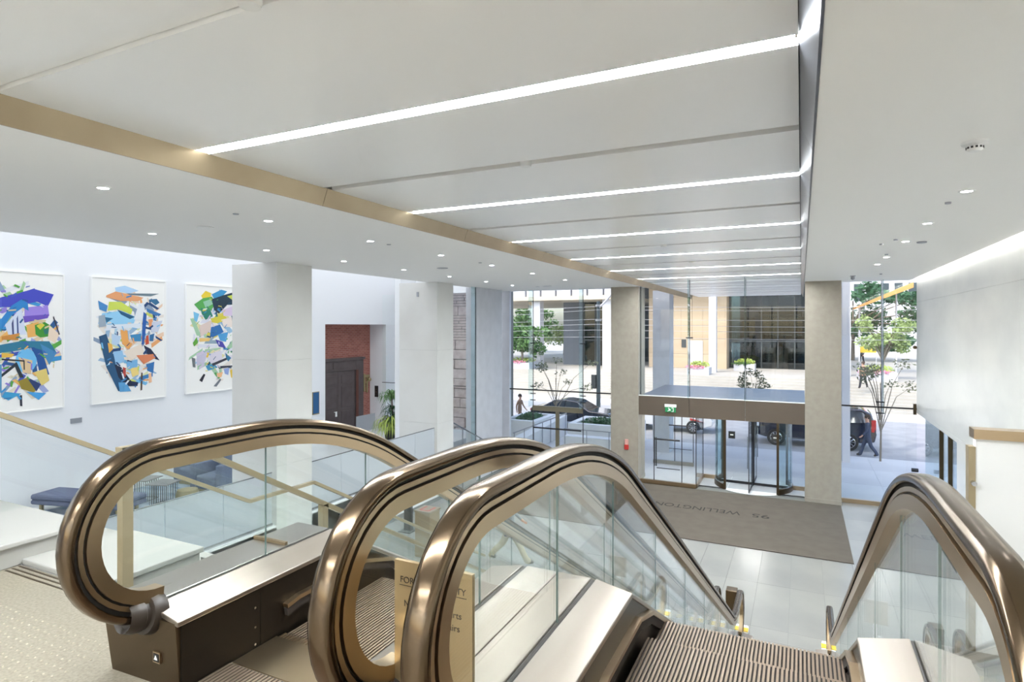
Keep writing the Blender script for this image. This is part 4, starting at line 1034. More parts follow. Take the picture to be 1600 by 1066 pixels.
# lobby floor objects
sd = empty('sanitiser_stand', (-9.04, 12.6, 0)); tag(sd, 'dark sanitiser stand beside the lounge wall', 'stand')
B('base_plate', 'dark_metal', sd, -9.2, -8.85, 12.4, 12.75, .001, .02)
B('column', 'dark_metal', sd, -9.13, -8.93, 12.55, 12.65, .02, 1.35); B('dispenser', 'black', sd, -9.14, -8.92, 12.5, 12.7, 1.35, 1.62, .03)
bxs = empty('ballot_box', (-7.75, 11.4, 0)); tag(bxs, 'brown pedestal box with a red marking on its lid', 'box')
B('body', 'sign_bronze', bxs, -7.88, -7.48, 11.25, 11.65, .001, 1.02); B('lid', 'bronze_satin', bxs, -7.9, -7.46, 11.23, 11.67, 1.021, 1.05)
q = MB(); q.box(-7.8, -7.55, 11.30, 11.33, 1.0505, 1.054); q.box(-7.8, -7.77, 11.33, 11.6, 1.0505, 1.054); q.box(-7.58, -7.55, 11.33, 11.6, 1.0505, 1.054)
q.build('marking', 'red', bxs)
ns = empty('notice_stand', (.89, 9.3, 0)); tag(ns, 'grey notice panel on a white post beside the right escalator', 'sign')
B('panel', 'reveal', ns, .76, 1.03, 9.29, 9.31, 1.24, 1.55); B('post', 'plastic_white', ns, .865, .915, 9.312, 9.35, .02, 1.25); B('base_plate', 'plastic_white', ns, .74, 1.04, 9.18, 9.46, .001, .02)
B('holder', 'plastic_white', ns, .916, .955, 9.31, 9.34, 1.0, 1.07)
bb = tag(B('waste_bin', 'bronze_dark', None, -1.16, -.98, 10.75, 10.95, .001, .72, .01), 'small dark bronze bin between the lower escalator ends', 'bin')

# ------------------------------------------------------------------ people
def person(loc, rz, h, colours, pose, label, bag=False):
    """pose: dict of swing angles; faces local +y"""
    k = h / 1.75; P_ = empty('person', loc, rz); tag(P_, label, 'person', 'people'); M = WM[P_]
    st_ = pose.get('stride', .35); arm = pose.get('arm', .3)
    J = {'pel': (0, 0, .95), 'sp': (0, 0, 1.12), 'ch': (0, .01, 1.33), 'nk': (0, .01, 1.48), 'hd0': (0, .03, 1.56), 'hd1': (0, .035, 1.66), 'hd2': (0, .02, 1.72)}
    for s_, sg in (('l', -1), ('r', 1)):
        sw = st_ * sg
        J['hip' + s_] = (sg * .09, 0, .9); J['kn' + s_] = (sg * .1, .45 * math.sin(sw) + (.04 if sw < 0 else .02), .9 - .43 * math.cos(sw))
        kn = J['kn' + s_]; sw2 = sw - (.45 if sw < 0 else .05) * min(1, abs(st_) / .35)
        an = (sg * .1, kn[1] + .40 * math.sin(sw2), kn[2] - .40 * math.cos(sw2)); J['an' + s_] = an
        J['he' + s_] = (sg * .1, an[1] - .02, an[2] - .04); J['to' + s_] = (sg * .11, an[1] + .16, an[2] - .055 + (0.05 if sw > 0 else -.015))
        J['sh' + s_] = (sg * .18, .01, 1.42); aw = -arm * sg
        J['el' + s_] = (sg * .25, .28 * math.sin(aw), 1.42 - .28 * math.cos(aw)); el = J['el' + s_]
        J['wr' + s_] = (sg * .25, el[1] + .24 * math.sin(aw + .35), el[2] - .24 * math.cos(aw + .35)); wr = J['wr' + s_]
        J['ha' + s_] = (sg * .25, wr[1] + .08 * math.sin(aw + .5), wr[2] - .08 * math.cos(aw + .5))
    zmin = min(J[j][2] for j in J) - .035
    R_ = {'pel': .145, 'sp': .125, 'ch': .15, 'nk': .055, 'hd0': .075, 'hd1': .095, 'hd2': .07}
    for s_ in 'lr': R_.update({'hip' + s_: .105, 'kn' + s_: .08, 'an' + s_: .062, 'he' + s_: .04, 'to' + s_: .035, 'sh' + s_: .065, 'el' + s_: .045, 'wr' + s_: .03, 'ha' + s_: .034})
    ed = [('pel', 'sp', 't'), ('sp', 'ch', 't'), ('ch', 'nk', 't'), ('nk', 'hd0', 's'), ('hd0', 'hd1', 's'), ('hd1', 'hd2', 's')]
    for s_ in 'lr': ed += [('pel', 'hip' + s_, 'l'), ('hip' + s_, 'kn' + s_, 'l'), ('kn' + s_, 'an' + s_, 'l'), ('an' + s_, 'he' + s_, 'f'), ('an' + s_, 'to' + s_, 'f'), ('ch', 'sh' + s_, 't'), ('sh' + s_, 'el' + s_, 't'), ('el' + s_, 'wr' + s_, 't'), ('wr' + s_, 'ha' + s_, 's')]
    names_ = list(J); idx = {n: i for i, n in enumerate(names_)}
    pos = {n: Vector((J[n][0] * k, J[n][1] * k, (J[n][2] - zmin) * k)) for n in names_}
    me = bpy.data.meshes.new('skeleton'); me.from_pydata([pos[n] for n in names_], [(idx[a], idx[b]) for a, b, _ in ed], [])
    o = bpy.data.objects.new('skeleton', me); COL.objects.link(o)
    sk = o.modifiers.new('skin', 'SKIN'); o.modifiers.new('sub', 'SUBSURF').levels = 1
    for n in names_:
        d = me.skin_vertices[0].data[idx[n]]; d.radius = (R_[n] * k, R_[n] * k * (.8 if n in ('pel', 'sp', 'ch') else 1)); d.use_root = (n == 'pel')
    dg = bpy.context.evaluated_depsgraph_get(); dg.update()
    em = bpy.data.meshes.new_from_object(o.evaluated_get(dg)); bpy.data.objects.remove(o)
    em.materials.clear()
    order = {'l': 0, 't': 1, 's': 2, 'f': 3}
    for m_ in (colours[0], colours[1], 'skin', 'shoe'): em.materials.append(MATS[m_])
    for p in em.polygons:
        c = p.center; best = 9; bk = 'l'
        for a, b, kk in ed:
            A, Bv = pos[a], pos[b]; t = max(0, min(1, (c - A).dot(Bv - A) / max((Bv - A).length_squared, 1e-9))); d = (c - A - (Bv - A) * t).length - min(R_[a], R_[b]) * k
            if d < best: best = d; bk = kk
        p.material_index = order[bk]; p.use_smooth = True
    # fingers, nose and ears joined into the body
    bm = bmesh.new(); bm.from_mesh(em)
    def tube_in(pts, r_, mi):
        t = MB().tube(pts, r_, 5); vv = [bm.verts.new(v) for v in t.v]
        for f in t.f:
            ff = bm.faces.new([vv[i] for i in f]); ff.material_index = mi; ff.smooth = True
    for s_, sg in (('l', -1), ('r', 1)):
        ha = pos['ha' + s_]; dv = (ha - pos['wr' + s_]).normalized()
        for q_ in range(4):
            off = Vector((0, (q_ - 1.5) * .017 * k, 0)); l_ = (.075, .085, .08, .06)[q_] * k
            tube_in([ha + off, ha + off + dv * l_ * .6, ha + off + dv * l_ + Vector((-sg * .015, 0, 0))], [.009 * k, .009 * k, .007 * k], 2)
        tube_in([ha - dv * .03 * k, ha + Vector((-sg * .01, .035 * k, 0)), ha + dv * .03 * k + Vector((-sg * .02, .05 * k, 0))], [.011 * k, .01 * k, .008 * k], 2)
        hd = pos['hd1']; tube_in([hd + Vector((sg * .085 * k, 0, -.03 * k)), hd + Vector((sg * .1 * k, -.01, .02 * k))], .016 * k, 2)
    hd = pos['hd1']; tube_in([hd + Vector((0, .085 * k, .0)), hd + Vector((0, .115 * k, -.03 * k))], [.012 * k, .018 * k], 2)
    bm.to_mesh(em); bm.free()
    put('body', em, P_, M=M)
    hr = MB().ball((pos['hd1'].x, pos['hd1'].y - .025 * k, pos['hd1'].z + .035 * k), .112 * k, 8, (.95, 1, .95)); put('hair', hr.mesh('hair', 'hair', 60), P_, M=M)
    ey = MB()
    for sg in (-1, 1): ey.ball((sg * .032 * k, pos['hd1'].y + .088 * k, pos['hd1'].z + .0), .011 * k, 5)
    put('eyes', ey.mesh('eyes', 'black', 60), P_, M=M)
    if bag:
        b_ = MB().box(.27 * k, .37 * k, -.15, .12, .75 * k, 1.02 * k); put('shoulder_bag', b_.mesh('shoulder_bag', 'cloth_dark'), P_, M=M)
    return P_
person((-5.75, 11.8, 0), math.radians(-60), 1.7, ('cloth_beige', 'cloth_grey'), {'stride': .45, 'arm': .4}, 'walking person in beige trousers seen through the escalator glass', True)
person((2.45, 28.35, -.12), math.radians(95), 1.72, ('cloth_navy', 'cloth_navy'), {'stride': .3, 'arm': .3}, 'pedestrian in navy jacket walking past the rear of the dark car')
person((3.55, 44.0, 1.28), math.radians(150), 1.72, ('cloth_dark', 'cloth_brown'), {'stride': .3, 'arm': .3}, 'distant pedestrian in brown jacket on the plaza steps')
person((5.2, 66.0, 1.6), math.radians(150), 1.75, ('cloth_dark', 'cloth_dark'), {'stride': .3, 'arm': .3}, 'distant person in black beside the yellow banner')
person((-13.7, 29.3, -.12), math.radians(-90), 1.7, ('cloth_brown', 'cloth_brown'), {'stride': .35, 'arm': .3}, 'pedestrian in tan clothes on the pavement beyond the left planter')

# ------------------------------------------------------------------ outside
gnd = struct(B('pavement', 'pavement', None, -40, 40, FY + .26, 27.6, -.3, -.001), 'pale pavement outside the doors')
pv = MB().box(-.745, .745, -1.195, 1.195, -.006, .006).mesh('paving_slab', 'pavement')
for i in range(12):
    for j in range(3): put('paving_slab', pv, gnd, (-7.4 + 1.5 * i, 21.6 + 2.4 * j, 0))
struct(B('road', 'asphalt', None, -60, 60, 27.6, 39.5, -.4, -.12), 'light grey road in front of the building')
struct(B('kerb', 'concrete', None, -60, 60, 27.45, 27.6, -.3, .005), 'kerb at the near edge of the road')
struct(B('pavement', 'pavement', None, -60, 60, 39.5, 42.0, -.3, .0), 'far pavement below the plaza steps')
ps = empty('plaza_steps', (0, 42, 0)); struct(ps, 'wide pale stone steps rising to the plaza')
for k in range(10): B('step', 'plaza', ps, -24, 60, 42 + .45 * k, 42.004 + .45 * (k + 1), -.2, .16 * (k + 1))
struct(B('plaza', 'plaza', None, -60, 60, 46.5, 140, -.3, 1.6), 'sunlit pale stone plaza across the road')
# our building above and exterior column
struct(B('wall_upper', 'concrete', None, -10.2, 3.4, -7.3, FY + .26, 7.31, 13), 'upper storeys above the lobby')
struct(B('wall_soffit', 'panel_white', None, TX0 - .1, TX1 + .1, FY + .261, 31.6, 7.301, 9.5), 'overhang above the entrance soffit')
ec = empty('column', (-5.1, 25.4, 0)); struct(ec, 'grey concrete column standing outside the entrance glass')
B('shaft', 'concrete', ec, -5.57, -4.89, 25.0, 25.9, .006, TZ - .01)
struct(B('column', 'far_white', None, 1.42, 1.68, 26.2, 26.8, 0.006, 9), 'white square column outside the right curtain wall')
# sandstone heritage building beside the corner
sb = empty('heritage_building', (-14, 23, 0)); tag(sb, 'rough pink sandstone building seen past the marble pier', 'building')
r3 = random.Random(5)
z = 0.0; row = 0
while z < 9:
    big = z < 4.4; hgt = .42 if big else (.12 if not (5.6 < z < 6.1) else .4); x = -17.0 + (row % 2) * .3
    while x < -12.55:
        w = r3.uniform(.7, 1.2) if big else r3.uniform(.9, 1.5); x1 = min(x + w, -12.5)
        dp_ = r3.uniform(0, .12) if big else .02
        MB().box(x + .012, x1 - .012, 22.5 - dp_, 22.8, z + .012, z + hgt - .008).build('stone', 'sandstone', sb, bevel=.03 if big else None)
        x = x1
    z += hgt; row += 1
B('core', 'joint', sb, -17, -12.5, 22.56, 26, 0, 9)
# planters and ramp walls
def planter(x0, x1, y0, y1, h, label, seed):
    p = empty('planter', ((x0 + x1) / 2, (y0 + y1) / 2, 0)); tag(p, label, 'planter', 'white planters on the pavement')
    t = .28; w = MB(); w.box(x0, x1, y0, y0 + t, .006, h); w.box(x0, x1, y1 - t, y1, .006, h); w.box(x0, x0 + t, y0 + t, y1 - t, .006, h); w.box(x1 - t, x1, y0 + t, y1 - t, .006, h)
    w.build('wall', 'planter_white', p); B('soil', 'soil', p, x0 + t, x1 - t, y0 + t, y1 - t, .006, h - .18)
    leaves(p, 'shrub', 'leaf_dark', [((x0 + x1) / 2, (y0 + y1) / 2, h - .05, (x1 - x0) / 2 - t, (y1 - y0) / 2 - t, .22)], 900, .09, seed)
def leaves(par, name, m_, blobs, n, size, seed, m2=None):
    r = random.Random(seed); b = MB()
    for _ in range(n):
        c = r.choice(blobs); th = r.uniform(0, 2 * PI); cz = r.uniform(-1, 1); q_ = r.random() ** .4; sxy = math.sqrt(1 - cz * cz)
        p = Vector((c[0] + c[3] * q_ * sxy * math.cos(th), c[1] + c[4] * q_ * sxy * math.sin(th), c[2] + c[5] * q_ * cz))
        u = Vector((r.gauss(0, 1), r.gauss(0, 1), r.gauss(0, .6))).normalized(); v = u.orthogonal().normalized(); v = (v * math.cos(th) + u.cross(v) * math.sin(th)); s_ = size * r.uniform(.6, 1.3)
        b.add([p - u * s_, p + v * s_ * .45, p + u * s_, p - v * s_ * .45], [(0, 1, 2, 3)])
    return tag(b.build(name, m_, par, fixn=False), kind='stuff') if par else b.build(name, m_, par, fixn=False)
planter(-12.4, -10.75, 24.6, 27.2, .95, 'white planter with low shrubs left of the glass door', 1)
planter(-9.3, -6.4, 24.9, 27.3, .95, 'white planter with low shrubs right of the glass door', 2)
rw = empty('ramp_wall', (-10.2, 23, 0)); tag(rw, 'low white ramp wall with railing outside the left door', 'wall')
MB().prism([(21.0, .55), (27.2, .95), (27.2, .006), (21.0, .006)], 'x', -10.7, -10.2).build('wall', 'planter_white', rw)
for k in range(7): MB().tube([(-10.15, 21.2 + k * .95, .01), (-10.15, 21.2 + k * .95, 1.05)], .02, 6).build('post', 'grey_metal', rw)
bar([(21.1, 1.05), (27.0, 1.05)], .04, .04, -10.15).build('rail', 'grey_metal', rw)
rw2 = empty('ramp_wall', (-8, 23, 0)); tag(rw2, 'low white ramp wall with thin railing right of the left door', 'wall')
B('wall', 'planter_white', rw2, -9.0, -6.0, 23.6, 24.1, .006, .62)
for k in range(4): MB().tube([(-8.9 + k * .95, 23.5, .01), (-8.9 + k * .95, 23.5, .95)], .018, 6).build('post', 'grey_metal', rw2)
B('rail', 'grey_metal', rw2, -8.95, -6.0, 23.48, 23.52, .93, .96)
# cars
def car(loc, rz, L_, W_, prof, glassp, wheels, paint, label, wr_=.36, lights=True, stripe=False):
    """local x = length (front at -x), y = width"""
    a = empty('car', loc, rz); tag(a, label, 'car', 'parked cars'); M = WM[a]
    def loft(pts, sc_=1.0):
        b = MB(); n = len(pts)
        b.add([(x, -w, z) for x, z, w in pts] + [(x, w, z) for x, z, w in pts], [tuple(range(n)), tuple(range(n, 2 * n))[::-1]] + [(i, n + i, n + (i + 1) % n, (i + 1) % n) for i in range(n)])
        return b
    o = put('body', loft(prof).mesh('body', paint, 25), a, M=M); o.modifiers.new('bevel', 'BEVEL').width = .05; o.modifiers['bevel'].segments = 3
    for gp in glassp:
        put('window', loft(gp).mesh('window', 'car_glass'), a, M=M)
    ty = MB().lathe([(wr_ * .62, -.11), (wr_ * .93, -.115), (wr_, -.08), (wr_, .08), (wr_ * .93, .115), (wr_ * .62, .11)], (0, 0, 0), 28).mesh('tyre', 'tyre', 40)
    rm = MB().lathe([(wr_ * .66, -.10), (wr_ * .60, -.06), (.0001, -.05)], (0, 0, 0), 24)
    rmesh = MB().lathe([(wr_ * .67, -.11), (wr_ * .60, -.118), (wr_ * .58, -.06), (wr_ * .66, -.05), (wr_ * .67, -.11)], (0, 0, 0), 24)
    for k in range(9):
        t = 2 * PI * k / 9; rmesh.obox((wr_ * .33 * math.cos(t), wr_ * .33 * math.sin(t), -.10), (wr_ * .58, .045, .03), Matrix.Rotation(t, 3, 'Z'))
    rmesh.lathe([(.06, -.12), (.0001, -.125)], (0, 0, 0), 12)
    rmm = rmesh.mesh('rim', 'chrome', 40)
    bk = MB().lathe([(wr_ * .62, -.05), (.0001, -.05)], (0, 0, 0), 20).mesh('brake_disc', 'tyre')
    for (x, y) in wheels:
        fl_ = Matrix.Rotation(PI / 2 if y < 0 else -PI / 2, 4, 'X')
        fl_ = Matrix.Rotation(-PI / 2, 4, 'X') if y < 0 else Matrix.Rotation(PI / 2, 4, 'X')
        Mw = M @ Matrix.Translation((x, y, wr_)) @ fl_
        # outer side is local -z
        Mw = M @ Matrix.Translation((x, y, wr_)) @ (Matrix.Rotation(-PI / 2, 4, 'X') if y < 0 else Matrix.Rotation(PI / 2, 4, 'X'))
        t = put('wheel', ty, a, M=Mw); put('rim', rmm, t, M=Mw); put('brake_disc', bk, t, M=Mw)
    return a, M
def P3(l): return [(x, z, w) for x, z, w in l]
suv, Ms = car((.42, 30.35, -.12), 0, 4.9, 1.95,
    [(-2.35, .45, .86), (-2.42, .75, .88), (-2.35, 1.02, .9), (-2.1, 1.1, .92), (-1.15, 1.2, .94), (-.45, 1.72, .76), (.2, 1.82, .74), (1.9, 1.78, .74), (2.25, 1.62, .78), (2.38, 1.15, .92), (2.45, .75, .92), (2.38, .42, .9), (1.95, .35, .92), (-1.9, .35, .92)],
    [[(-1.0, 1.22, .945), (-.42, 1.64, .80), (.3, 1.72, .775), (.3, 1.20, .955)], [(.38, 1.20, .955), (.38, 1.72, .775), (1.25, 1.70, .78), (1.25, 1.2, .955)], [(1.33, 1.2, .955), (1.33, 1.70, .78), (1.95, 1.66, .79), (2.2, 1.25, .93)], [(2.3, 1.25, .8), (2.21, 1.62, .66), (2.27, 1.62, .66), (2.38, 1.25, .8)]],
    [(-1.45, -.86), (1.42, -.86), (-1.45, .86), (1.42, .86)], 'car_dark', 'dark blue parked car beyond the revolving door', .37)
for y in (-.75, .75):
    put('head_lamp', MB().box(-2.41, -2.15, y - .16, y + .16, .82, .98).mesh('head_lamp', 'lamp_clear'), suv, M=Ms)
    put('tail_lamp', MB().box(2.26, 2.43, y - .14, y + .15, .85, 1.35).mesh('tail_lamp', 'lamp_red'), suv, M=Ms)
put('sill_trim', MB().box(-1.05, 1.0, -.955, .955, .34, .40).mesh('sill_trim', 'chrome'), suv, M=Ms)
put('roof_rail', MB().box(-.2, 1.8, -.72, -.68, 1.80, 1.86).mesh('roof_rail', 'chrome'), suv, M=Ms)
sed, Mq = car((-11.0, 30.6, -.12), PI, 4.6, 1.85,
    [(-2.25, .42, .8), (-2.3, .65, .84), (-2.1, .85, .86), (-1.05, .95, .88), (-.35, 1.38, .66), (.3, 1.45, .64), (.95, 1.40, .66), (1.65, 1.02, .86), (2.2, .98, .86), (2.3, .7, .84), (2.2, .4, .82), (-1.9, .32, .86), (1.9, .32, .86)][:11] + [(1.9, .32, .86), (-1.9, .32, .86)],
    [[(-.9, .98, .875), (-.33, 1.33, .69), (.25, 1.39, .675), (.25, .98, .885)], [(.32, .98, .885), (.32, 1.39, .675), (.92, 1.35, .685), (1.45, 1.02, .87)], [(-1.0, .99, .7), (-.4, 1.36, .55), (-.36, 1.38, .55), (-.96, 1.02, .7)]],
    [(-1.35, -.82), (1.38, -.82), (-1.35, .82), (1.38, .82)], 'car_black', 'dark parked sedan beyond the planters', .33)
put('tail_lamp', MB().box(2.2, 2.3, -.8, .8, .78, .9).mesh('tail_lamp', 'lamp_red'), sed, M=Mq)
wc, Mw_ = car((-6.2, 31.6, -.12), PI, 4.6, 1.85,
    [(-2.25, .42, .8), (-2.3, .65, .84), (-2.1, .85, .86), (-1.05, .95, .88), (-.35, 1.38, .66), (.3, 1.45, .64), (.95, 1.40, .66), (1.65, 1.02, .86), (2.2, .98, .86), (2.3, .7, .84), (2.2, .4, .82), (1.9, .32, .86), (-1.9, .32, .86)],
    [[(-.9, .98, .875), (-.33, 1.33, .69), (.25, 1.39, .675), (.25, .98, .885)], [(.32, .98, .885), (.32, 1.39, .675), (.92, 1.35, .685), (1.45, 1.02, .87)]],
    [(-1.35, -.82), (1.38, -.82), (-1.35, .82), (1.38, .82)], 'car_white', 'white parked car with a red flash beyond the vestibule', .33)
put('stripe', MB().prism([(-1.9, .6), (-1.2, .78), (-1.2, .66)], 'y', .861, .885).mesh('stripe', 'red'), wc, M=Mw_)
# street pole with wires
pol = empty('street_pole', (-10.68, 33.7, -.12)); tag(pol, 'dark street pole carrying overhead wires', 'pole')
MB().tube([(-10.68, 33.7, -.12), (-10.68, 33.7, 6.7)], [.13, .10], 12).build('shaft', 'far_dark', pol, smooth=60)
B('junction_box', 'far_mullion', pol, -11.05, -10.8, 33.5, 33.7, 1.6, 2.4)
MB().tube([(-10.68, 33.7, 6.3), (-10.3, 33.6, 6.6), (-9.5, 33.4, 7.4)], .06, 8).build('arm', 'far_white', pol)
for z_ in (6.45, 5.6): MB().tube([(-10.68, 33.7, z_ - .06), (-10.68, 33.7, z_ + .06)], .17, 10).build('clamp', 'grey_metal', pol)
WL = ['topmost', 'second highest', 'third highest', 'fourth highest', 'fifth highest', 'lowest']
for i, (z_, y_, zl, zr) in enumerate(((6.40, 33.6, 5.6, 6.1), (6.2, 33.6, 5.2, 5.95), (5.65, 33.6, 5.05, 5.5), (5.35, 33.2, 4.95, 5.15), (5.02, 33.2, 4.8, 4.95), (4.62, 33.0, 4.5, 4.62))):
    pts = [(-30, y_ - 3, zl), (-20, y_ - 1.5, (zl + z_) / 2 - .03), (-10.7, y_, z_), (-2, y_ - .3, (z_ + zr) / 2 - .05), (12, y_ - 1, zr)]
    tag(MB().tube(pts, .009, 5).build('overhead_wire', 'far_white'), 'thin overhead street wire, %s of six across the view' % WL[i], 'wire', 'overhead street wires')
# trees
def tree(name, x, y, z0, h, blobs, m_, n, size, label, seed, trunk=.12, sparse=False, grp='street trees'):
    t = empty(name, (x, y, z0)); tag(t, label, 'tree', grp)
    r = random.Random(seed); b = MB(); b.tube([(x, y, z0), (x + .03, y, z0 + h * .45), (x, y, z0 + h * .8)], [trunk, trunk * .7, trunk * .3], 6)
    for c in blobs:
        b.tube([(x, y, z0 + h * r.uniform(.25, .5)), ((x + c[0]) / 2, (y + c[1]) / 2, (z0 + h * .5 + c[2]) / 2 + .1), (c[0], c[1], c[2])], [trunk * .5, trunk * .35, trunk * .12], 5)
    b.build('trunk', 'bark', t)
    leaves(t, 'foliage', m_, blobs, n, size, seed)
    return t
def blobs_of(x, y, z, rx, rz, n, seed, br_):
    r = random.Random(seed); return [(x + r.uniform(-rx, rx), y + r.uniform(-rx, rx) * .7, z + r.uniform(-rz, rz), br_ * r.uniform(.7, 1.3), br_ * r.uniform(.7, 1.3), br_ * r.uniform(.4, .8)) for _ in range(n)]
tree('young_tree', -11.14, 28.1, -.1, 3.4, blobs_of(-11.0, 28.1, 2.9, 1.4, .7, 9, 11, .35), 'leaf_grey', 420, .07, 'thin young street tree with sparse leaves, left of the beige column', 11, .04)
tree('young_tree', -1.8, 28.0, -.1, 3.6, blobs_of(-1.7, 28, 3.0, .7, .5, 8, 12, .3), 'leaf_grey', 420, .07, 'thin young street tree with sparse leaves above the canopy', 12, .04)
tree('young_tree', 2.75, 27.0, 0, 3.8, blobs_of(2.95, 27, 3.2, 1.0, .6, 9, 13, .35), 'leaf_grey', 420, .07, 'thin young street tree with sparse leaves right of the beige column', 13, .04)
tree('plaza_tree', -21.7, 46.9, 1.6, 4.9, blobs_of(-21.9, 46.9, 4.5, 1.6, 1.5, 12, 14, 1.0), 'leaf_mid', 2200, .22, 'dense green tree at the left end of the plaza', 14)
tree('plaza_tree', -27.8, 73, 1.6, 3.6, blobs_of(-28.2, 73, 4.0, 1.2, 1.0, 10, 15, 1.1), 'leaf_light', 1400, .18, 'bright yellow green tree beside the far grey column', 15)
tree('plaza_tree', 5.0, 48, 1.6, 4.2, blobs_of(5.3, 48, 4.7, 1.4, 1.0, 14, 16, .7), 'leaf_light', 1800, .15, 'pale green layered tree right of the beige column', 16)
tree('plaza_tree', 5.0, 74, 1.6, 8, blobs_of(6.5, 74, 6.4, 4.5, 3.0, 18, 17, 1.6), 'leaf_dark', 4200, .3, 'dense dark green trees behind the pale tree', 17, .2)
tree('plaza_tree', -34, 78, 1.6, 7, blobs_of(-34, 78, 5.5, 2.5, 2.0, 12, 18, 1.3), 'leaf_mid', 2200, .28, 'green tree far behind the left plaza building', 18, .2)
def flowerbed(x, y, label, m_, seed, w=1.6):
    p = empty('planter', (x, y, 1.6)); tag(p, label, 'planter', 'plaza planters')
    B('box', 'far_white', p, x - w / 2, x + w / 2, y - w / 2, y + w / 2, 1.601, 2.15); leaves(p, 'plants', 'leaf_yellow', [(x, y, 2.3, w / 2, w / 2, .3)], 400, .1, seed); leaves(p, 'flowers', m_, [(x - .2, y - w / 2, 2.2, w / 2, .25, .15)], 200, .08, seed + 1)
flowerbed(-7.0, 47.3, 'plaza flower box with pink blossom left of the stone wall', 'flower_pink', 21)
flowerbed(-4.2, 53.0, 'plaza flower box in front of the dark glass lobby', 'leaf_mid', 23)
flowerbed(4.6, 47.4, 'plaza flower bed with pink blossom under the pale tree', 'flower_pink', 25, 2.2)
flowerbed(-22.0, 47.6, 'plaza flower bed at the left end of the steps', 'flower_pink', 27, 2.4)
# far building with columns and dark lobby (left)
fb1 = empty('office_building', (-19, 52, 1.6)); tag(fb1, 'pale office building on columns behind the left curtain wall', 'building')
B('soffit', 'far_soffit', fb1, -34, -13.3, 49, 70, 7.55, 7.9)
B('core', 'concrete_dark', fb1, -34, -13.3, 49.6, 70, 7.9, 16)
for k in range(14): B('facade_panel', 'far_white', fb1, -34 + 1.45 * k + .09, -34 + 1.45 * (k + 1) - .09, 49.2, 49.59, 7.91, 16)
for x in (-21.5, -14.9): B('column', 'far_white', fb1, x - .4, x + .4, 49.4, 50.3, 1.601, 7.55)
B('lobby_core', 'concrete_dark', fb1, -20.6, -18.6, 54.0, 60, 1.601, 7.55)
for k in range(4):
    B('lobby_glass', 'glass_far', fb1, -18.5 + 1.1 * k + .05, -18.5 + 1.1 * (k + 1) - .05, 54.0, 54.04, 1.601, 7.5)
    B('mullion', 'far_mullion', fb1, -18.55 + 1.1 * k, -18.45 + 1.1 * k, 53.9, 54.1, 1.601, 7.5)
B('transom', 'far_mullion', fb1, -18.5, -14.0, 53.92, 54.08, 3.9, 4.02)
B('back_wall', 'far_dark', fb1, -18.5, -13.4, 62, 62.2, 1.601, 7.5)
B('red_sign', 'red', fb1, -17.5, -15, 61.9, 61.99, 4.6, 4.9)
# far building with beige wall and dark lobby (centre)
fb2 = empty('office_building', (-4, 52, 1.6)); tag(fb2, 'beige stone building with dark glass lobby across the plaza', 'building')
for k in range(6): 
    for j in range(3): B('stone_panel', 'far_beige', fb2, -12.4 + j * 1.9 + .01, -12.4 + (j + 1) * 1.9 - .01, 54, 54.4, 1.601 + k * 1.25 + .01, 1.6 + (k + 1) * 1.25 - .01)
B('stone_return', 'far_beige', fb2, -6.69, -5.75, 54.05, 58, 1.601, 9.1)
B('column', 'far_white', fb2, -6.6, -6.05, 49.5, 50.2, 1.601, 9)
B('service_door', 'far_white', fb2, -8.9, -7.7, 53.95, 53.99, 1.601, 4.0); B('door_notice', 'far_mullion', fb2, -9.5, -9.1, 53.95, 53.99, 3.4, 4.1)
for k, (a, b) in enumerate(((-5.7, -4.4), (-4.4, -3.1), (-3.1, -1.8), (-1.8, -.5), (-.5, .8), (.8, 2.2))):
    B('lobby_glass', 'glass_far', fb2, a + .05, b - .05, 56.0, 56.04, 1.601, 8.8)
    B('mullion', 'far_mullion', fb2, a - .05, a + .05, 55.9, 56.1, 1.601, 8.8)
B('transom', 'far_mullion', fb2, -5.7, 2.2, 55.92, 56.08, 3.9, 4.05); B('roof_slab', 'far_soffit', fb2, -13, 2.6, 52, 72, 9.1, 9.6)
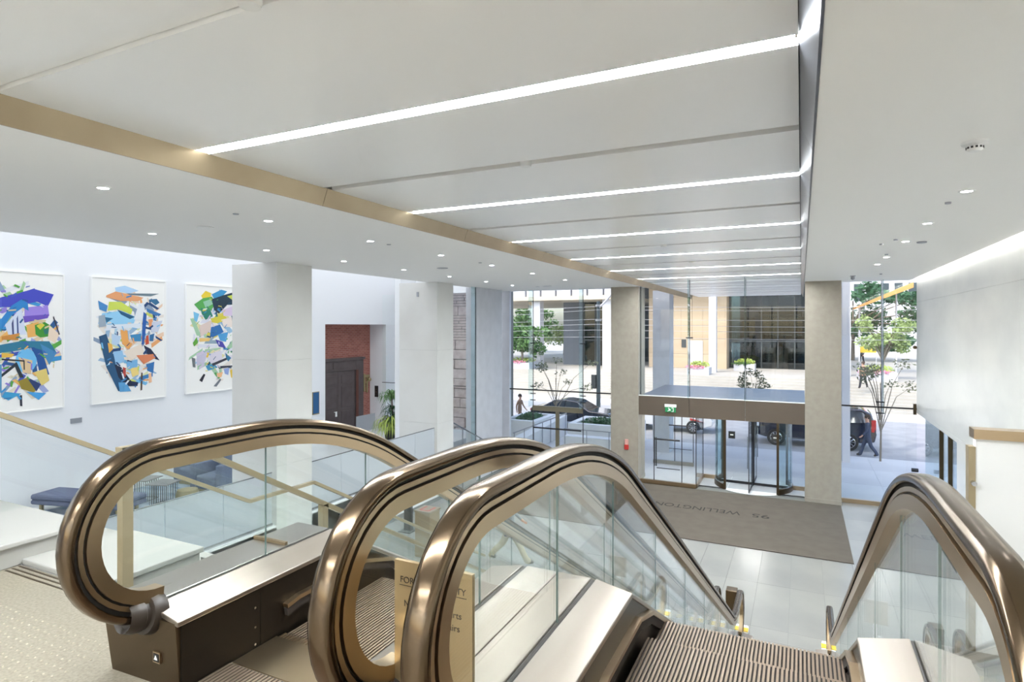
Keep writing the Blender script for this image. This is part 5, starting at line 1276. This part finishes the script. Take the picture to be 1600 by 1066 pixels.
B('back_wall', 'far_dark', fb2, -5.7, 2.4, 66, 66.2, 1.601, 9); B('inner_column', 'far_beige', fb2, -2.6, -1.9, 60, 60.6, 1.601, 9)
B('red_sign', 'red', fb2, -.4, 0.1, 57.0, 57.05, 4.6, 4.95)
rdf = MB().lathe([(1.5, 0), (1.5, 2.3)], (0, 0, 0), 14); 
put('lobby_drum', rdf.mesh('lobby_drum', 'far_dark'), fb2, (-1.2, 58.5, 1.601))
# right: column, white building, wooden canopy, banner
struct(B('column', 'far_white', None, 2.75, 3.25, 50, 50.6, 1.601, 12), 'white plaza column right of the stone building')
fb3 = empty('office_building', (9, 90, 1.6)); tag(fb3, 'white building with rows of dark windows far right', 'building')
B('wall', 'far_white', fb3, 2, 26, 90, 104, 1.601, 24)
for j in range(4):
    for k in range(9): B('window', 'far_dark', fb3, 6.2 + 1.5 * k, 7.1 + 1.5 * k, 89.94, 89.99, 8.6 + j * 3.2, 10.8 + j * 3.2)
wb_ = MB(); wb_.add([(3.8, 53, 6.6), (7.3, 51.5, 8.05), (7.3, 51.5, 8.45), (3.8, 53, 6.75), (3.8, 56, 6.6), (7.3, 56, 8.05), (7.3, 56, 8.45), (3.8, 56, 6.75)], [(0, 1, 2, 3), (4, 7, 6, 5), (0, 4, 5, 1), (3, 2, 6, 7), (0, 3, 7, 4), (1, 5, 6, 2)])
wbe = empty('canopy', (5.5, 53, 1.6)); tag(wbe, 'sloping orange timber canopy above the trees on the right', 'canopy')
wb_.build('roof', 'orange_wood', wbe)
for x, y in ((4.2, 55.5), (6.6, 54.5)): MB().tube([(x, y, 1.6), (x, y, 6.6 + (x - 3.8) * .41)], .06, 8).build('post', 'far_white', wbe)
bnr = empty('banner', (5.3, 62, 1.6)); tag(bnr, 'yellow banner low among the far trees', 'banner')
B('sheet', 'yellow_banner', bnr, 4.7, 6.0, 62, 62.1, 2.9, 3.5)
for x in (4.7, 6.0): MB().tube([(x, 62.05, 1.6), (x, 62.05, 3.5)], .04, 6).build('post', 'far_white', bnr)
# road barrier slats seen near the right column
